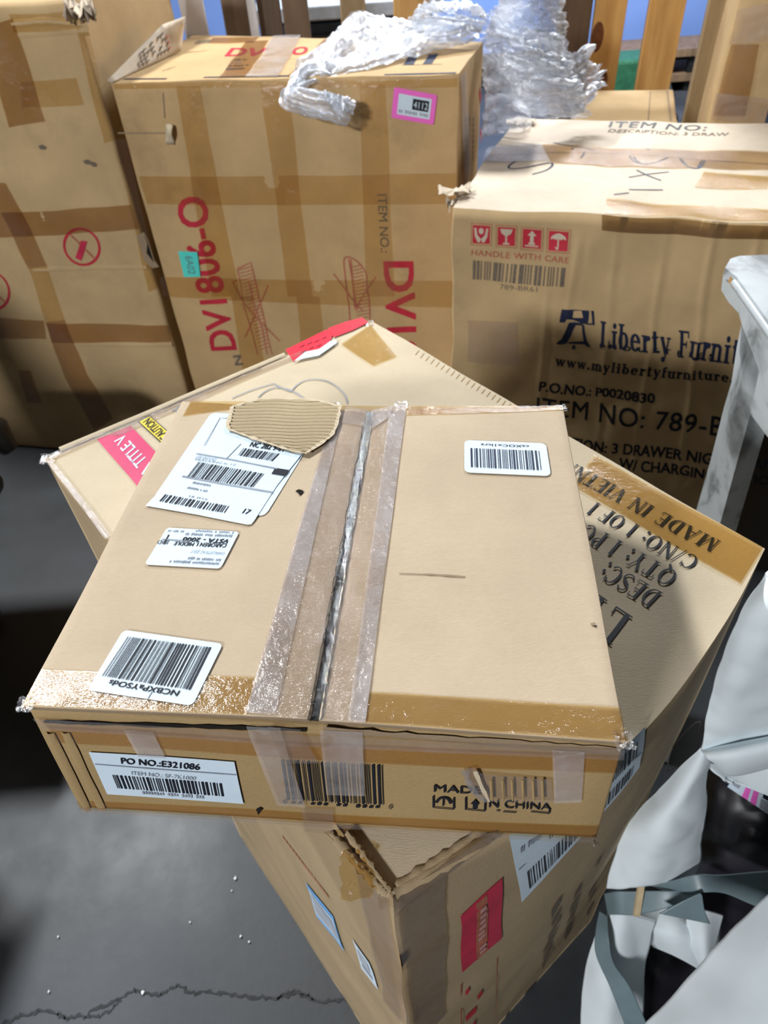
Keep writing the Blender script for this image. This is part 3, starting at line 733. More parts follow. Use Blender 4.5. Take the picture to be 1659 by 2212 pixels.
# a small serif face drawn from strokes
def serif_glyph(ch):
    P = []; tk, tn = .17, .055
    def rect(x0, y0, x1, y1): P.append([(x0, y0), (x1, y0), (x1, y1), (x0, y1)])
    def bar(x0, y0, x1, y1, w):
        dx, dy = x1 - x0, y1 - y0; l = math.hypot(dx, dy); a, b_ = -dy / l * w / 2, dx / l * w / 2
        P.append([(x0 + a, y0 + b_), (x0 - a, y0 - b_), (x1 - a, y1 - b_), (x1 + a, y1 + b_)])
    def stem(x, y0=0, y1=1, w=tk, s0=1, s1=1):
        rect(x - w / 2, y0, x + w / 2, y1)
        for on, y, d in ((s0, y0, 1), (s1, y1, -1)):
            if on: rect(x - w / 2 - .09, y, x + w / 2 + .09, y + d * .045)
    def ring(cx, cy, rx, ry, a0=0, a1=360, th=tk, tv=tn):
        n = max(6, int(abs(a1 - a0) / 15)); o = []
        for i in range(n + 1):
            a = math.radians(a0 + (a1 - a0) * i / n); c, s = math.cos(a), math.sin(a)
            o.append(((cx + rx * c, cy + ry * s), (cx + (rx - th) * c, cy + (ry - tv) * s)))
        for i in range(n): P.append([o[i][0], o[i + 1][0], o[i + 1][1], o[i][1]])
    w = .7
    if ch == 'M': stem(.13, w=.07); stem(.85); bar(.16, 1, .47, .02, .15); bar(.82, 1, .47, .02, .06); w = 1.05
    elif ch == 'N': stem(.12, w=.07); stem(.72, w=.07); bar(.12, 1, .72, .0, .16); w = .88
    elif ch == 'A': bar(.1, 0, .42, 1, .06); bar(.42, 1, .74, 0, .17); rect(.2, .3, .62, .36); rect(0, 0, .22, .045); rect(.6, 0, .9, .045); w = .9
    elif ch == 'V': bar(.12, 1, .42, 0, .17); bar(.42, 0, .72, 1, .06); rect(0, .955, .28, 1); rect(.6, .955, .84, 1); w = .84
    elif ch == 'D': stem(.16, s1=1); ring(.3, .5, .46, .5, -90, 90); rect(.1, 0, .35, .05); rect(.1, .95, .35, 1); w = .8
    elif ch == 'E': stem(.16); rect(.1, 0, .62, .05); rect(.1, .95, .6, 1); rect(.2, .49, .48, .54); rect(.57, 0, .62, .22); rect(.55, .78, .6, 1); rect(.45, .4, .49, .63); w = .7
    elif ch == 'F': stem(.16); rect(.1, .95, .6, 1); rect(.2, .49, .48, .54); rect(.55, .78, .6, 1); rect(.45, .4, .49, .63); w = .66
    elif ch == 'L': stem(.16); rect(.1, 0, .62, .05); rect(.57, 0, .62, .25); w = .68
    elif ch == 'I': stem(.18); w = .38
    elif ch == 'T': stem(.36, s1=0); rect(.03, .95, .69, 1); rect(.03, .75, .08, 1); rect(.64, .75, .69, 1); w = .74
    elif ch == 'P': stem(.16); ring(.32, .735, .32, .265, -90, 90); rect(.1, .95, .35, 1); rect(.2, .47, .35, .52); w = .68
    elif ch == 'R': stem(.16); ring(.32, .735, .32, .265, -90, 90); rect(.1, .95, .35, 1); rect(.2, .47, .35, .52); bar(.42, .5, .72, 0, .16); w = .8
    elif ch == 'O': ring(.42, .5, .42, .5); w = .88
    elif ch == 'Q': ring(.42, .5, .42, .5); bar(.42, .12, .74, -.2, .12); w = .88
    elif ch == 'C': ring(.42, .5, .42, .5, 40, 320); rect(.7, .7, .76, .98); w = .82
    elif ch == 'S': ring(.32, .745, .3, .255, 20, 235, .1, .07); ring(.32, .265, .32, .265, -160, 75, .1, .07); bar(.12, .62, .5, .4, .16); w = .66
    elif ch == 'Y': stem(.4, 0, .5, s1=0); bar(.12, 1, .4, .45, .16); bar(.68, 1, .4, .45, .06); rect(0, .955, .28, 1); rect(.56, .955, .8, 1); w = .8
    elif ch == '1': stem(.22, s1=0); bar(.04, .84, .22, .98, .05); w = .44
    elif ch == '/': bar(.02, -.05, .4, 1.02, .06); w = .42
    elif ch == ':': ring(.12, .1, .1, .1, th=.1, tv=.1); ring(.12, .58, .1, .1, th=.1, tv=.1); w = .3
    elif ch == '.': ring(.12, .1, .1, .1, th=.1, tv=.1); w = .3
    elif ch == ' ': w = .38
    elif ch == 'i': stem(.16, 0, .66); rect(.04, .615, .16, .66); ring(.16, .88, .1, .1, th=.1, tv=.1); w = .38
    elif ch == 'l': stem(.16); w = .36
    elif ch == 'b': stem(.14, 0, 1, s0=0); ring(.3, .33, .3, .34); w = .66
    elif ch == 'e': ring(.3, .33, .3, .34, 0, 320); rect(.1, .34, .58, .39); w = .64
    elif ch == 'r': stem(.16, 0, .66); bar(.2, .45, .42, .6, .1); ring(.42, .58, .08, .08, th=.08, tv=.08); w = .52
    elif ch == 't': stem(.18, .04, .88, s0=0, s1=0); rect(.02, .61, .38, .66); ring(.32, .14, .22, .14, 180, 320, .12, .06); w = .44
    elif ch == 'y': bar(.1, .66, .32, .02, .16); bar(.54, .66, .24, -.26, .06); ring(.16, -.22, .09, .09, th=.09, tv=.09); rect(0, .62, .24, .66); rect(.42, .62, .64, .66); w = .64
    elif ch == 'u': stem(.14, .08, .66, s0=0); stem(.54, 0, .66); ring(.34, .16, .2, .16, 180, 360, .06, .08); w = .72
    elif ch == 'n': stem(.14, 0, .66); stem(.54, 0, .5, s1=0); ring(.34, .46, .28, .2, 0, 150, .15, .08); w = .74
    elif ch == 'm': stem(.14, 0, .66); stem(.52, 0, .5, s1=0); stem(.9, 0, .5, s1=0); ring(.33, .46, .27, .2, 0, 150, .15, .08); ring(.71, .46, .27, .2, 0, 150, .15, .08); w = 1.08
    elif ch == 'f': stem(.16, 0, .85, s1=0); rect(.02, .61, .38, .66); ring(.3, .84, .22, .16, 40, 180, .15, .07); w = .42
    elif ch == 'w': bar(.1, .66, .28, 0, .14); bar(.46, .66, .28, 0, .05); bar(.46, .66, .64, 0, .14); bar(.84, .66, .64, 0, .05); rect(0, .62, .22, .66); rect(.36, .62, .58, .66); rect(.72, .62, .94, .66); w = .94
    return P, w
def embold(g, dx, dy):
    vs, fs = g; n = len(vs); V2, F2 = [], []
    for i, (x, y) in enumerate(((0, 0), (dx, dy), (-dx, dy), (dx, -dy), (-dx, -dy))):
        V2 += [(a + x, b + y) for a, b in vs]; F2 += [tuple(k + i * n for k in f) for f in fs]
    return V2, F2
def serif(txt, gap=.08):
    vs, fs, x = [], [], 0
    for ch in txt:
        P, w = serif_glyph(ch)
        for q in P:
            b_ = len(vs); vs += [(x + a, c) for a, c in q]; fs.append(tuple(range(b_, b_ + len(q))))
        x += w + gap
    y0, y1 = 0, 1
    x1 = max(v[0] for v in vs)
    return [(a / x1, 1 - c) for a, c in vs], fs
pm = MB('ink_black')
for q, s_ in (([(1535, 1194), (1175, 1004), (1198, 980), (1557, 1171)], 'MADE IN VIETNAM'),
              ([(1490, 1234), (1264, 1110), (1288, 1086), (1512, 1207)], 'C/NO: 1 OF 1'),
              ([(1442, 1270), (1225, 1148), (1250, 1120), (1468, 1240)], 'QTY: 1 PCS'),
              ([(1402, 1314), (1290, 1246), (1318, 1214), (1432, 1283)], 'DESC:')):
    ptext(pm, bt, q, '', 'ink_black', g=serif(s_), h=.0012)
ptext(pm, bt, [(1320, 1395), (1235, 1340), (1285, 1280), (1366, 1334)], '', 'ink_black', g=serif('LT'), h=.0012)
Z8 = lambda L: [(360 + x / 2.127, 660 + y / 2.127) for x, y in L]
for L in (smooth([(572, 398), (595, 372), (630, 350), (680, 342), (740, 352), (790, 382), (820, 415), (832, 452)]), [(300, 428), (400, 388), (490, 362), (522, 379)], smooth([(420, 428), (450, 400), (500, 380), (560, 390), (610, 415), (660, 455)]), [(572, 398), (522, 379)]):
    stroke(pm, bt, Z8(L), .0016, 'ink_grey', .0012, 2)
for x, y in ((372, 890), (378, 885), (384, 882)): stroke(pm, bt, [(x, y), (x + 8, y - 6), (x + 12, y + 2)], .002, 'ink_grey')
for i in range(22):
    x = 905 + i * 11; y = 757 + i * 6.4
    stroke(pm, bt, [(x, y), (x - 8, y + 10)], .0012, 'kraft_tan', .0006, 1)
add_print(bb, pm)
pm = MB('ink_red')
for i in range(15):
    f = i / 14; x = 612 + (706 - 612) * f; y = 1805 + (1928 - 1805) * f
    stroke(pm, bl, [(x, y), (x + 4, y + 9)], .005, 'ink_rose', .001, 1)
poly(pm, bs, [(993, 1977), (1083, 1894), (1082, 2026), (997, 2099)], 'ink_crimson', .001)
DD = Decal(bs, [(1028, 2072), (1026, 1950), (1050, 1928), (1052, 2048)], .0014); DD.rect(pm, 'ink_rose', nx=4, ny=2)
DD.scrib(pm, 'sticker_pale', .08, .15, .92, .85, 3, 9, .0004)
stroke(pm, bs, [(995, 2124), (996, 2300)], .002, 'ink_rose'); stroke(pm, bs, [(1073, 2066), (1070, 2200)], .0012, 'ink_rose')
for q in ([(1005, 2194), (1028, 2172), (1028, 2184), (1006, 2206)], [(1008, 2232), (1026, 2200), (1027, 2214), (1010, 2250)], [(1004, 2140), (1012, 2130), (1013, 2140), (1005, 2150)], [(1030, 2150), (1040, 2136), (1041, 2146), (1031, 2160)]): poly(pm, bs, q, 'ink_red', .001)
for q, n_ in (([(1168, 2100), (1190, 1930), (1218, 1890), (1195, 2050)], 9), ([(1215, 2040), (1240, 1900), (1260, 1870), (1235, 2005)], 8), ([(1268, 1980), (1290, 1850), (1302, 1835), (1282, 1950)], 7)):
    Decal(bs, q, .001).scrib(pm, 'ink_faded', 0, 0, 1, 1, n_, n_, 0)
stroke(pm, bs, smooth([(1440, 1665), (1446, 1625), (1470, 1590), (1500, 1560), (1512, 1565), (1490, 1610), (1465, 1650), (1440, 1665)]), .0025, 'ink_faded', .0012, 2)
add_print(bb, pm)
# labels and tapes of the tall carton
k = MB('label_magenta'); D = Decal(bt, [(210, 950), (283, 921), (426, 1072), (370, 1140)], .001); D.rect(k, 'label_magenta', nx=4, ny=6)
ptext(k, bt, [(312, 1034), (247, 955), (267, 938), (336, 1012)], 'A TITLE V', 'label_paper', .01, .0014)
k.build('warning_label', B.root)['label'] = 'magenta label with white lettering'
k = MB('label_yellow'); D = Decal(bt, [(298, 912), (324, 899), (392, 958), (368, 976)], .001); D.rect(k, 'ink_black', nx=3, ny=3); D.rect(k, 'label_yellow', .07, .03, .93, .97, .0004, 3, 3)
ptext(k, bt, [(350, 955), (309, 915), (325, 904), (366, 943)], 'CAUTION', 'ink_black', .02, .0018)
k.build('caution_label', B.root)['label'] = 'yellow caution label'
k = MB('tape_red'); poly(k, bt, [(617, 757), (668, 732), (705, 714), (722, 720), (712, 741), (690, 757), (658, 764), (634, 783)], 'tape_red', .0014)
poly(k, bt, [(708, 712), (745, 698), (783, 688), (796, 699), (762, 716), (722, 731)], 'tape_red', .0018)
poly(k, bt, [(636, 784), (660, 764), (690, 758), (714, 741), (727, 738), (728, 745), (690, 772), (660, 778)], 'label_paper', .003)
for i, (x, y) in enumerate(((648, 752), (664, 746), (680, 741), (696, 734), (668, 756), (684, 751), (652, 764))): stroke(k, bt, [(x, y), (x + 10, y - 5)], .002, 'ink_crimson', .0022)
k.build('red_tape', B.root)['label'] = 'torn red tape with a white torn edge'
strip(bt, [(737, 745), (800, 703), (856, 772), (806, 792)], 'amber_tape', B.root, h=.0014, n=(5, 5))
k = MB('label_paper'); D = Decal(bs, [(1095, 1800), (1390, 1566), (1378, 1655), (1124, 1946)], .0016); D.rect(k, 'label_paper', nx=6, ny=4)
D.bars(k, 'ink_black', .07, .60, .93, .90, 40, 61, .0004); D.bars(k, 'ink_black', .25, .12, .95, .42, 26, 62, .0004)
D.rect(k, 'ink_grey', .02, .47, .98, .49, .0004); D.scrib(k, 'ink_grey', .05, .2, .2, .3, 3, 9)
k.build('shipping_label', B.root)['label'] = 'big white barcode label half hidden by the flat carton'
k = MB('label_blue'); D = Decal(bl, [(662, 1904), (722, 1978), (746, 2054), (686, 1978)], .0016); D.rect(k, 'label_blue', nx=3, ny=3)
D.rect(k, 'label_paper', .04, .14, .96, .86, .0004, 3, 3); D.rect(k, 'paper_grey', .1, .22, .9, .78, .0008, 3, 3)
k.build('blue_label', B.root)['label'] = 'label with blue end bands'
k = MB('label_paper'); D = Decal(bl, [(763, 2026), (800, 2078), (819, 2136), (783, 2090)], .0016); D.rect(k, 'label_paper', nx=3, ny=3)
D.rect(k, 'paper_grey', .15, .2, .75, .6, .0004); D.rect(k, 'ink_grey', .2, .66, .8, .8, .0004)
k.build('side_label', B.root)['label'] = 'small white label'
# taped edges round the front corner
strip(bs, [(845, 1938), (1095, 1770), (1080, 1800), (850, 1975)], 'clear_tape', B.root, h=.002, n=(12, 3))
strip(bs, [(848, 1975), (960, 1890), (960, 2190), (895, 2260)], 'clear_tape', B.root, h=.0016, n=(5, 12))
strip(bl, [(770, 1860), (842, 1938), (890, 2230), (830, 2160)], 'clear_tape', B.root, h=.0016, n=(5, 12))
strip(bt, [(700, 1800), (760, 1790), (848, 1932), (838, 1934)], 'brown_tape', B.root, h=.002, n=(4, 10))
strip(bt, [(1090, 1758), (1120, 1770), (870, 1928), (846, 1932)], 'brown_tape', B.root, h=.002, n=(4, 10))
strip(bt, [(104, 985), (560, 792), (566, 800), (112, 996)], 'clear_tape', B.root, h=.002, n=(3, 14))
strip(bt, [(225, 940), (660, 757), (672, 764), (255, 945)], 'clear_tape', B.root, h=.0014, n=(3, 14))
k = MB('kraft_pale'); stroke(k, bt, [(130, 973), (300, 902), (450, 838), (615, 768)], .008, 'kraft_pale', .0016, 5, .15, .003); k.build('edge_ridge', B.root)
strip(bt, [(112, 995), (240, 1160), (228, 1168), (104, 1003)], 'milky_tape', B.root, h=.002, n=(3, 10))
strip(bt, [(1283, 985), (1648, 1184), (1598, 1262), (1236, 1050)], 'matte_tape', B.root, h=.0018, n=(12, 6))
crumple(on_z(104, 990, Tz), .009, 'clear_tape', 8, B.root)
crumple(on_z(792, 700, Tz), .009, 'clear_tape', 9, B.root)
crumple(on_z(845, 1930, Tz - .012), .008, 'clear_tape', 10, B.root)
for L, hh in (([(752, 1800), (800, 1868), (846, 1932)], .004), ([(715, 1800), (790, 1885), (838, 1932)], .003), ([(1128, 1758), (1000, 1846), (852, 1930)], .004), ([(1090, 1762), (960, 1852), (856, 1918)], .003)):
    k = MB('kraft_brown'); stroke(k, bt, smooth(L, 3), .007, 'kraft_brown', .0012, 4, .35, hh); k.build('edge_ridge', B.root)
k = MB('dark_gap'); stroke(k, bt, [(1108, 1760), (980, 1848), (856, 1924)], .004, 'dark_gap', .0016, 4, .5); stroke(k, bt, [(742, 1810), (800, 1880), (838, 1924)], .003, 'dark_gap', .0016, 4, .6); k.build('edge_slit', B.root)
crumple(on_z(770, 1890, Tz - .007), .012, 'amber_tape', 11, B.root, sz=(.8, 1.2, .4))

# ================================================================== MIDDLE BACK CARTON (red item code)
Dz = 1.146
Dt = [on_z(240, 179, Dz), on_z(990, 160, Dz), on_z(1043, 90, Dz), on_z(418, 76, Dz)]
Db = [V((-.586, 1.940, 0)), V((.229, 1.730, 0)), V((.354, 2.216, 0)), V((-.461, 2.426, 0))]
DV = Carton('furniture_carton', Db, Dt, 'upright carton in the middle of the back row, red sideways lettering and pink sticker', 'carton', bul=[.012, .006, .004, .004, -.004], jit=.004)
db = DV.body('kraft_back', n=44, bevel=.006)
df, dt, dr = DV.side[0], DV.top, DV.side[1]
pm = MB('ink_red')
ptext(pm, df, [(456, 758), (377, 430), (442, 418), (513, 756)], 'DV1806-O', 'ink_red', .022, .0007)
ptext(pm, df, [(894, 564), (908, 938), (852, 938), (827, 564)], 'DV1806-O', 'ink_red', .022, .0007)
ptext(pm, df, [(836, 419), (842, 546), (823, 546), (815, 419)], 'ITEM NO.:', 'ink_faded', .012, .0007)
ptext(pm, df, [(508, 790), (503, 768), (520, 766), (526, 788)], 'N', 'ink_faded', .03, .0007)
def Z3(L): return [(380 + x / 4.81, 400 + y / 4.81) for x, y in L]
def Z4(L): return [(700 + x / 4.81, 400 + y / 4.81) for x, y in L]
for L in ([(640, 870), (780, 800), (830, 1010), (880, 1230), (920, 1400), (960, 1600), (1000, 1760)], [(640, 870), (680, 1060), (700, 1240), (760, 1420), (800, 1560), (850, 1760)], [(590, 1000), (680, 1180), (760, 1290), (860, 1400), (960, 1500), (1080, 1620)], [(960, 1040), (900, 1180), (850, 1280), (800, 1400), (720, 1580)], [(590, 1000), (640, 990)], [(760, 1000), (820, 1260), (900, 1500), (950, 1760)]):
    stroke(pm, df, Z3(L), .004, 'ink_rose', .0008, 2)
for i in range(24):
    y = 880 + i * 36; x0 = 655 + i * 9.5; x1 = 790 + i * 8.4
    stroke(pm, df, Z3([(x0, y), (x1, y - 38)]), .0028, 'ink_rose', .0008, 1)
for L in (smooth([(205, 800), (215, 755), (260, 745), (330, 780), (400, 850), (440, 930), (445, 1040), (470, 1200), (480, 1420)]), [(205, 800), (230, 1040), (260, 1250), (270, 1420)], [(255, 760), (280, 900), (310, 1100), (340, 1290)], [(100, 920), (200, 1050), (290, 1180), (400, 1300)], [(540, 950), (450, 1080), (380, 1190), (330, 1300)], [(280, 770), (300, 1000), (320, 1280)]):
    stroke(pm, df, Z4(L), .004, 'ink_rose', .0008, 2)
for i in range(16):
    y = 850 + i * 36
    stroke(pm, df, Z4([(300 + i * 3, y), (min(470, 390 + i * 9), y - 24)]), .0028, 'ink_rose', .0008, 1)
# top print
ptext(pm, dt, [(500, 104), (580, 104), (566, 122), (484, 122)], 'DV', 'ink_red', .03, .0007)
ptext(pm, dt, [(637, 102), (669, 101), (660, 118), (627, 119)], 'O', 'ink_red', .03, .0007)
for q, s_, n_ in (([(505, 128), (535, 127), (531, 131), (501, 132)], 1, 8), ([(503, 134), (525, 133), (521, 137), (499, 138)], 2, 6), ([(496, 141), (540, 139), (536, 143), (492, 145)], 3, 12), ([(490, 147), (530, 146), (527, 151), (486, 152)], 4, 12), ([(357, 150), (382, 143), (372, 148), (347, 156)], 5, 8), ([(425, 88), (462, 84), (452, 94), (420, 97)], 6, 8)):
    Decal(dt, q, .0008).scrib(pm, 'ink_faded', 0, 0, 1, 1, s_, n_, 0)
for q in ([(871, 141), (881, 121), (902, 119), (893, 141)], [(913, 139), (926, 119), (946, 117), (933, 138)]): poly(pm, dt, q, 'ink_navy', .0008)
for L in ([(866, 141), (955, 139)], [(876, 120), (892, 117), (908, 120)], [(920, 119), (936, 115), (950, 118)]): stroke(pm, dt, L, .003, 'ink_faded', .0008, 2)
for L in ([(268, 171), (360, 171)], [(440, 168), (640, 164)], [(830, 162), (985, 158)]): stroke(pm, dt, L, .012, 'ink_navy', .0008, 4, .15)
for i in range(26):
    x = 1004 + (i % 3) * 8; y = 262 + (i // 3) * 12
    stroke(pm, dr, [(x, y), (x + 3, y - 8)], .006, 'ink_faded', .0008, 1)
for x, y in ((1035, 195), (1037, 280)): stroke(pm, dr, [(x, y), (x + 3, y + 22)], .02, 'ink_red', .0008, 1)
for L in ([(352, 200), (356, 255)], [(255, 287), (356, 287)]): stroke(pm, df, L, .003, 'kraft_edge', .0015, 4)
add_print(db, pm)
for q in ([(380, 186), (432, 186), (468, 380), (412, 380)], [(412, 380), (468, 380), (520, 640), (458, 640)], [(562, 186), (622, 186), (650, 440), (598, 440)], [(598, 440), (650, 440), (676, 640), (622, 640)], [(776, 182), (832, 182), (852, 640), (792, 640)],
          [(300, 380), (988, 374), (988, 440), (318, 440)], [(344, 598), (984, 606), (984, 664), (352, 640)], [(244, 182), (988, 168), (988, 188), (248, 192)], [(640, 640), (690, 640), (705, 800), (655, 800)], [(500, 640), (545, 640), (575, 800), (525, 800)]):
    strip(df, q, 'faint_tape', DV.root, h=.0016, n=(6, 10))
for q in ([(532, 90), (580, 88), (530, 168), (470, 170)], [(700, 86), (770, 84), (690, 165), (620, 166)], [(460, 82), (560, 80), (548, 92), (452, 94)]):
    strip(dt, q, 'brown_tape', DV.root, h=.0016, n=(6, 6))
strip(dt, [(590, 80), (650, 78), (600, 168), (530, 168)], 'milky_tape', DV.root, h=.003, n=(5, 6))
strip(dr, [(992, 165), (1004, 150), (1014, 370), (1002, 400)], 'milky_tape', DV.root, h=.003, n=(3, 8))
k = MB('sticker_pink'); D = Decal(df, [(852, 187), (945, 204), (937, 269), (846, 253)], .004); D.round(k, 'sticker_pink', .07, 1.4)
D.rect(k, 'label_paper', .13, .16, .89, .84, .0008, 8, 8); D.rect(k, 'ink_black', .47, .24, .84, .60, .0016, 8, 8)
text(k, D, '4112', 'label_paper', (.50, .31, .82, .53), .0, .0026); D.scrib(k, 'ink_grey', .17, .64, .86, .78, 3, 14, .0016)
k.build('lot_sticker', DV.root)['label'] = 'pink bordered sticker numbered 4112'
k = MB('label_teal'); D = Decal(df, [(386, 541), (427, 543), (434, 596), (399, 597)], .0045); D.rect(k, 'label_teal', nx=2, ny=3)
text(k, Decal(df, [(417, 551), (424, 590), (409, 590), (401, 551)], .0055), '6A02', 'strap_grey', h=0)
k.build('price_sticker', DV.root)['label'] = 'teal price sticker'
k = MB('kraft_pale'); P = [[df.px(360 + 18 * i / 3, 266 + 44 * j / 5 + (i == 3) * 2, .004 + .016 * (i / 3) * (.4 + .6 * math.sin(j))) for i in range(4)] for j in range(6)]
k.grid(P, 'kraft_pale'); k.build('torn_flap', DV.root, solid=.002)
# side flap standing up at the left end of the top
k = MB('kraft_light'); lo0, lo1 = on_z(244, 177, Dz + .002), on_z(392, 110, Dz + .002)
hi0, hi1 = on_y(233, 172, lo0.y - .0) , on_y(352, 52, lo1.y - .02)
hi2 = on_y(400, 36, lo1.y + .01)
def flp(s, t):
    a = lo0.lerp(lo1, s); b_ = hi0.lerp(hi1, min(1, s / .82)) if s < .82 else hi1.lerp(hi2, (s - .82) / .18)
    return a.lerp(b_, t) + V((0, 0, .0))
fP = [[flp(i / 16, j / 5) for i in range(17)] for j in range(6)]
k.grid(fP, 'kraft_light')
o = k.build('side_flap', DV.root, solid=.004)
pk = MB('ink_faded'); R = random.Random(12)
fn = (lo1 - lo0).cross(hi1 - lo0).normalized()
if fn.dot(CO - lo0) < 0: fn = -fn
for r_ in range(4):
    for i in range(9):
        s = .36 + i * .055; t0 = .2 + r_ * .18
        if R.random() < .2: continue
        q = [flp(s, t0), flp(s + .03, t0 + .01), flp(s + .03, t0 + .07), flp(s, t0 + .06)]
        pk.add([p + fn * .006 for p in q], [(0, 1, 2, 3)], 'ink_rose' if i == 8 else 'ink_faded')
add_print(o, pk)

# ================================================================== RIGHT BACK CARTON (bell logo)
Lz = .945
Lt = [on_z(978, 448, Lz), on_z(1810, 492, Lz), on_z(1734, 270, Lz), on_z(1112, 256, Lz)]
Lb = [V((.205, 1.545, 0)), V((.905, 1.278, 0)), V((1.148, 1.926, 0)), V((.448, 2.189, 0))]
LB = Carton('furniture_carton', Lb, Lt, 'open-flap carton at right of the back row with a bell logo and black item print', 'carton', bul=[.010, .006, .004, .004, -.010], jit=.006)
lf, lt, ll = LB.side[0], LB.top, LB.side[3]
for L, hh in (([(1540, 508), (1470, 1000)], .0035), ([(1636, 512), (1600, 760)], .003), ([(1432, 540), (1370, 1000)], .0022), ([(1247, 540), (1222, 700)], .0018), ([(1330, 520), (1290, 960)], .0014), ([(1180, 640), (1165, 900)], .0016)):
    (a0, b0), (a1, b1) = lf.st(*L[0]), lf.st(*L[1]); lf.creases.append((a0, a1, b0, b1, hh, .009))
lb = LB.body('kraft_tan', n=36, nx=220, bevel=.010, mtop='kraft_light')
pm = MB('ink_red')
for q in ([(1018, 481), (1063, 484), (1062, 531), (1017, 529)], [(1072, 485), (1118, 488), (1116, 536), (1071, 533)], [(1126, 489), (1175, 493), (1172, 543), (1124, 539)], [(1182, 493), (1234, 497), (1230, 548), (1180, 545)]):
    D = Decal(lf, q, .0008)
    for a in ((0, 0, 1, .03), (0, .97, 1, 1), (0, 0, .03, 1), (.97, 0, 1, 1)): D.rect(pm, 'ink_rose', *a)
    D.rect(pm, 'ink_red', .09, .09, .91, .91, 0, 2, 2)
    def pp(pts, D=D): pm.add([D.at(x, y, .0004) for x, y in pts], [tuple(range(len(pts)))], 'kraft_light')
    i = int((q[0][0] - 1018) / 54 + .5)
    if i == 0:
        pp([(.16, .2), (.26, .2), (.32, .5), (.5, .7), (.44, .85), (.34, .85), (.2, .58)]); pp([(.84, .2), (.74, .2), (.68, .5), (.5, .7), (.56, .85), (.66, .85), (.8, .58)])
        pp([(.38, .25), (.5, .18), (.62, .25), (.6, .42), (.5, .48), (.4, .42)])
    elif i == 1:
        pp([(.2, .16), (.8, .16), (.72, .36), (.56, .46), (.44, .46), (.28, .36)]); pp([(.46, .44), (.54, .44), (.54, .8), (.46, .8)]); pp([(.36, .78), (.64, .78), (.66, .86), (.34, .86)])
    elif i == 2:
        pp([(.3, .36), (.5, .14), (.7, .36)]); pp([(.42, .36), (.58, .36), (.58, .68), (.42, .68)]); pp([(.36, .66), (.64, .66), (.64, .76), (.36, .76)]); pp([(.2, .78), (.8, .78), (.8, .84), (.2, .84)])
    else:
        pp([(.16, .44), (.22, .3), (.38, .2), (.5, .17), (.62, .2), (.78, .3), (.84, .44), (.7, .4), (.62, .45), (.5, .4), (.38, .45), (.3, .4)]); pp([(.47, .4), (.53, .4), (.53, .8), (.47, .8)]); pp([(.38, .74), (.44, .74), (.47, .8), (.53, .82), (.5, .87), (.42, .85)])
ptext(pm, lf, [(1019, 538), (1230, 556), (1228, 569), (1018, 551)], 'HANDLE WITH CARE', 'ink_rose', .02, .0008, space=1.1)
Decal(lf, [(1022, 562), (1227, 579), (1223, 620), (1021, 603)], .0008).bars(pm, 'ink_faded', 0, 0, 1, 1, 24, 71, 0, .6)
ptext(pm, lf, [(1080, 613), (1161, 620), (1160, 631), (1080, 624)], '789-BR61', 'ink_faded', 0, .0008)
def ZB7(L): return [(1000 + x / 5.53, 460 + y / 5.53) for x, y in L]
poly(pm, lf, ZB7([(1180, 1150), (1510, 1165), (1505, 1250), (1490, 1330), (1440, 1325), (1380, 1300), (1310, 1275), (1240, 1270), (1215, 1310), (1150, 1305)]), 'ink_navy', .0008)
poly(pm, lf, ZB7([(1530, 1165), (1565, 1168), (1575, 1340), (1490, 1335), (1490, 1315), (1545, 1318)]), 'ink_navy', .0008)
poly(pm, lf, ZB7([(1265, 1310), (1330, 1300), (1420, 1315), (1445, 1345), (1350, 1340), (1315, 1400), (1290, 1470), (1235, 1560), (1160, 1575), (1110, 1560), (1180, 1500), (1220, 1420)]), 'ink_navy', .0008)
poly(pm, lf, ZB7([(1420, 1315), (1450, 1345), (1460, 1430), (1480, 1520), (1525, 1600), (1480, 1595), (1450, 1570), (1270, 1560), (1240, 1545), (1350, 1535), (1440, 1530), (1425, 1420)]), 'ink_navy', .0008)
for x in range(1310, 1420, 24): stroke(pm, lf, ZB7([(x, 1165), (x + 18, 1250)]), .004, 'kraft_tan', .0014, 1)
stroke(pm, lf, ZB7([(1325, 1575), (1322, 1630)]), .007, 'ink_navy', .0008, 2, .4)
ptext(pm, lf, [(1298, 694), (1678, 738), (1673, 796), (1296, 747)], '', 'ink_navy', g=embold(serif('Liberty Furniture'), .0016, .02), h=.0008)
ptext(pm, lf, [(1297, 741), (1543, 764), (1541, 776), (1296, 752)], 'INDUSTRIES', 'ink_black', .05, .0008, space=2.3)
ptext(pm, lf, [(1202, 768), (1660, 812), (1657, 834), (1200, 789)], '', 'ink_black', g=embold(serif('www.mylibertyfurniture.com', .16), .0016, .035), h=.0008)
ptext(pm, lf, [(1166, 824), (1416, 850), (1414, 872), (1163, 845)], 'P.O.NO.: P0020830', 'ink_black', .035, .0008)
ptext(pm, lf, [(1160, 857), (1655, 908), (1650, 950), (1157, 898)], 'ITEM NO: 789-BR61', 'ink_black', .012, .0008, space=1.08)
ptext(pm, lf, [(1130, 930), (1700, 995), (1697, 1018), (1128, 954)], 'DESCRIPTION: 3 DRAWER NIGHT STAND', 'ink_black', .03, .0008)
ptext(pm, lf, [(1338, 988), (1690, 1030), (1687, 1052), (1335, 1012)], 'W/ CHARGING STATION', 'ink_black', .03, .0008)
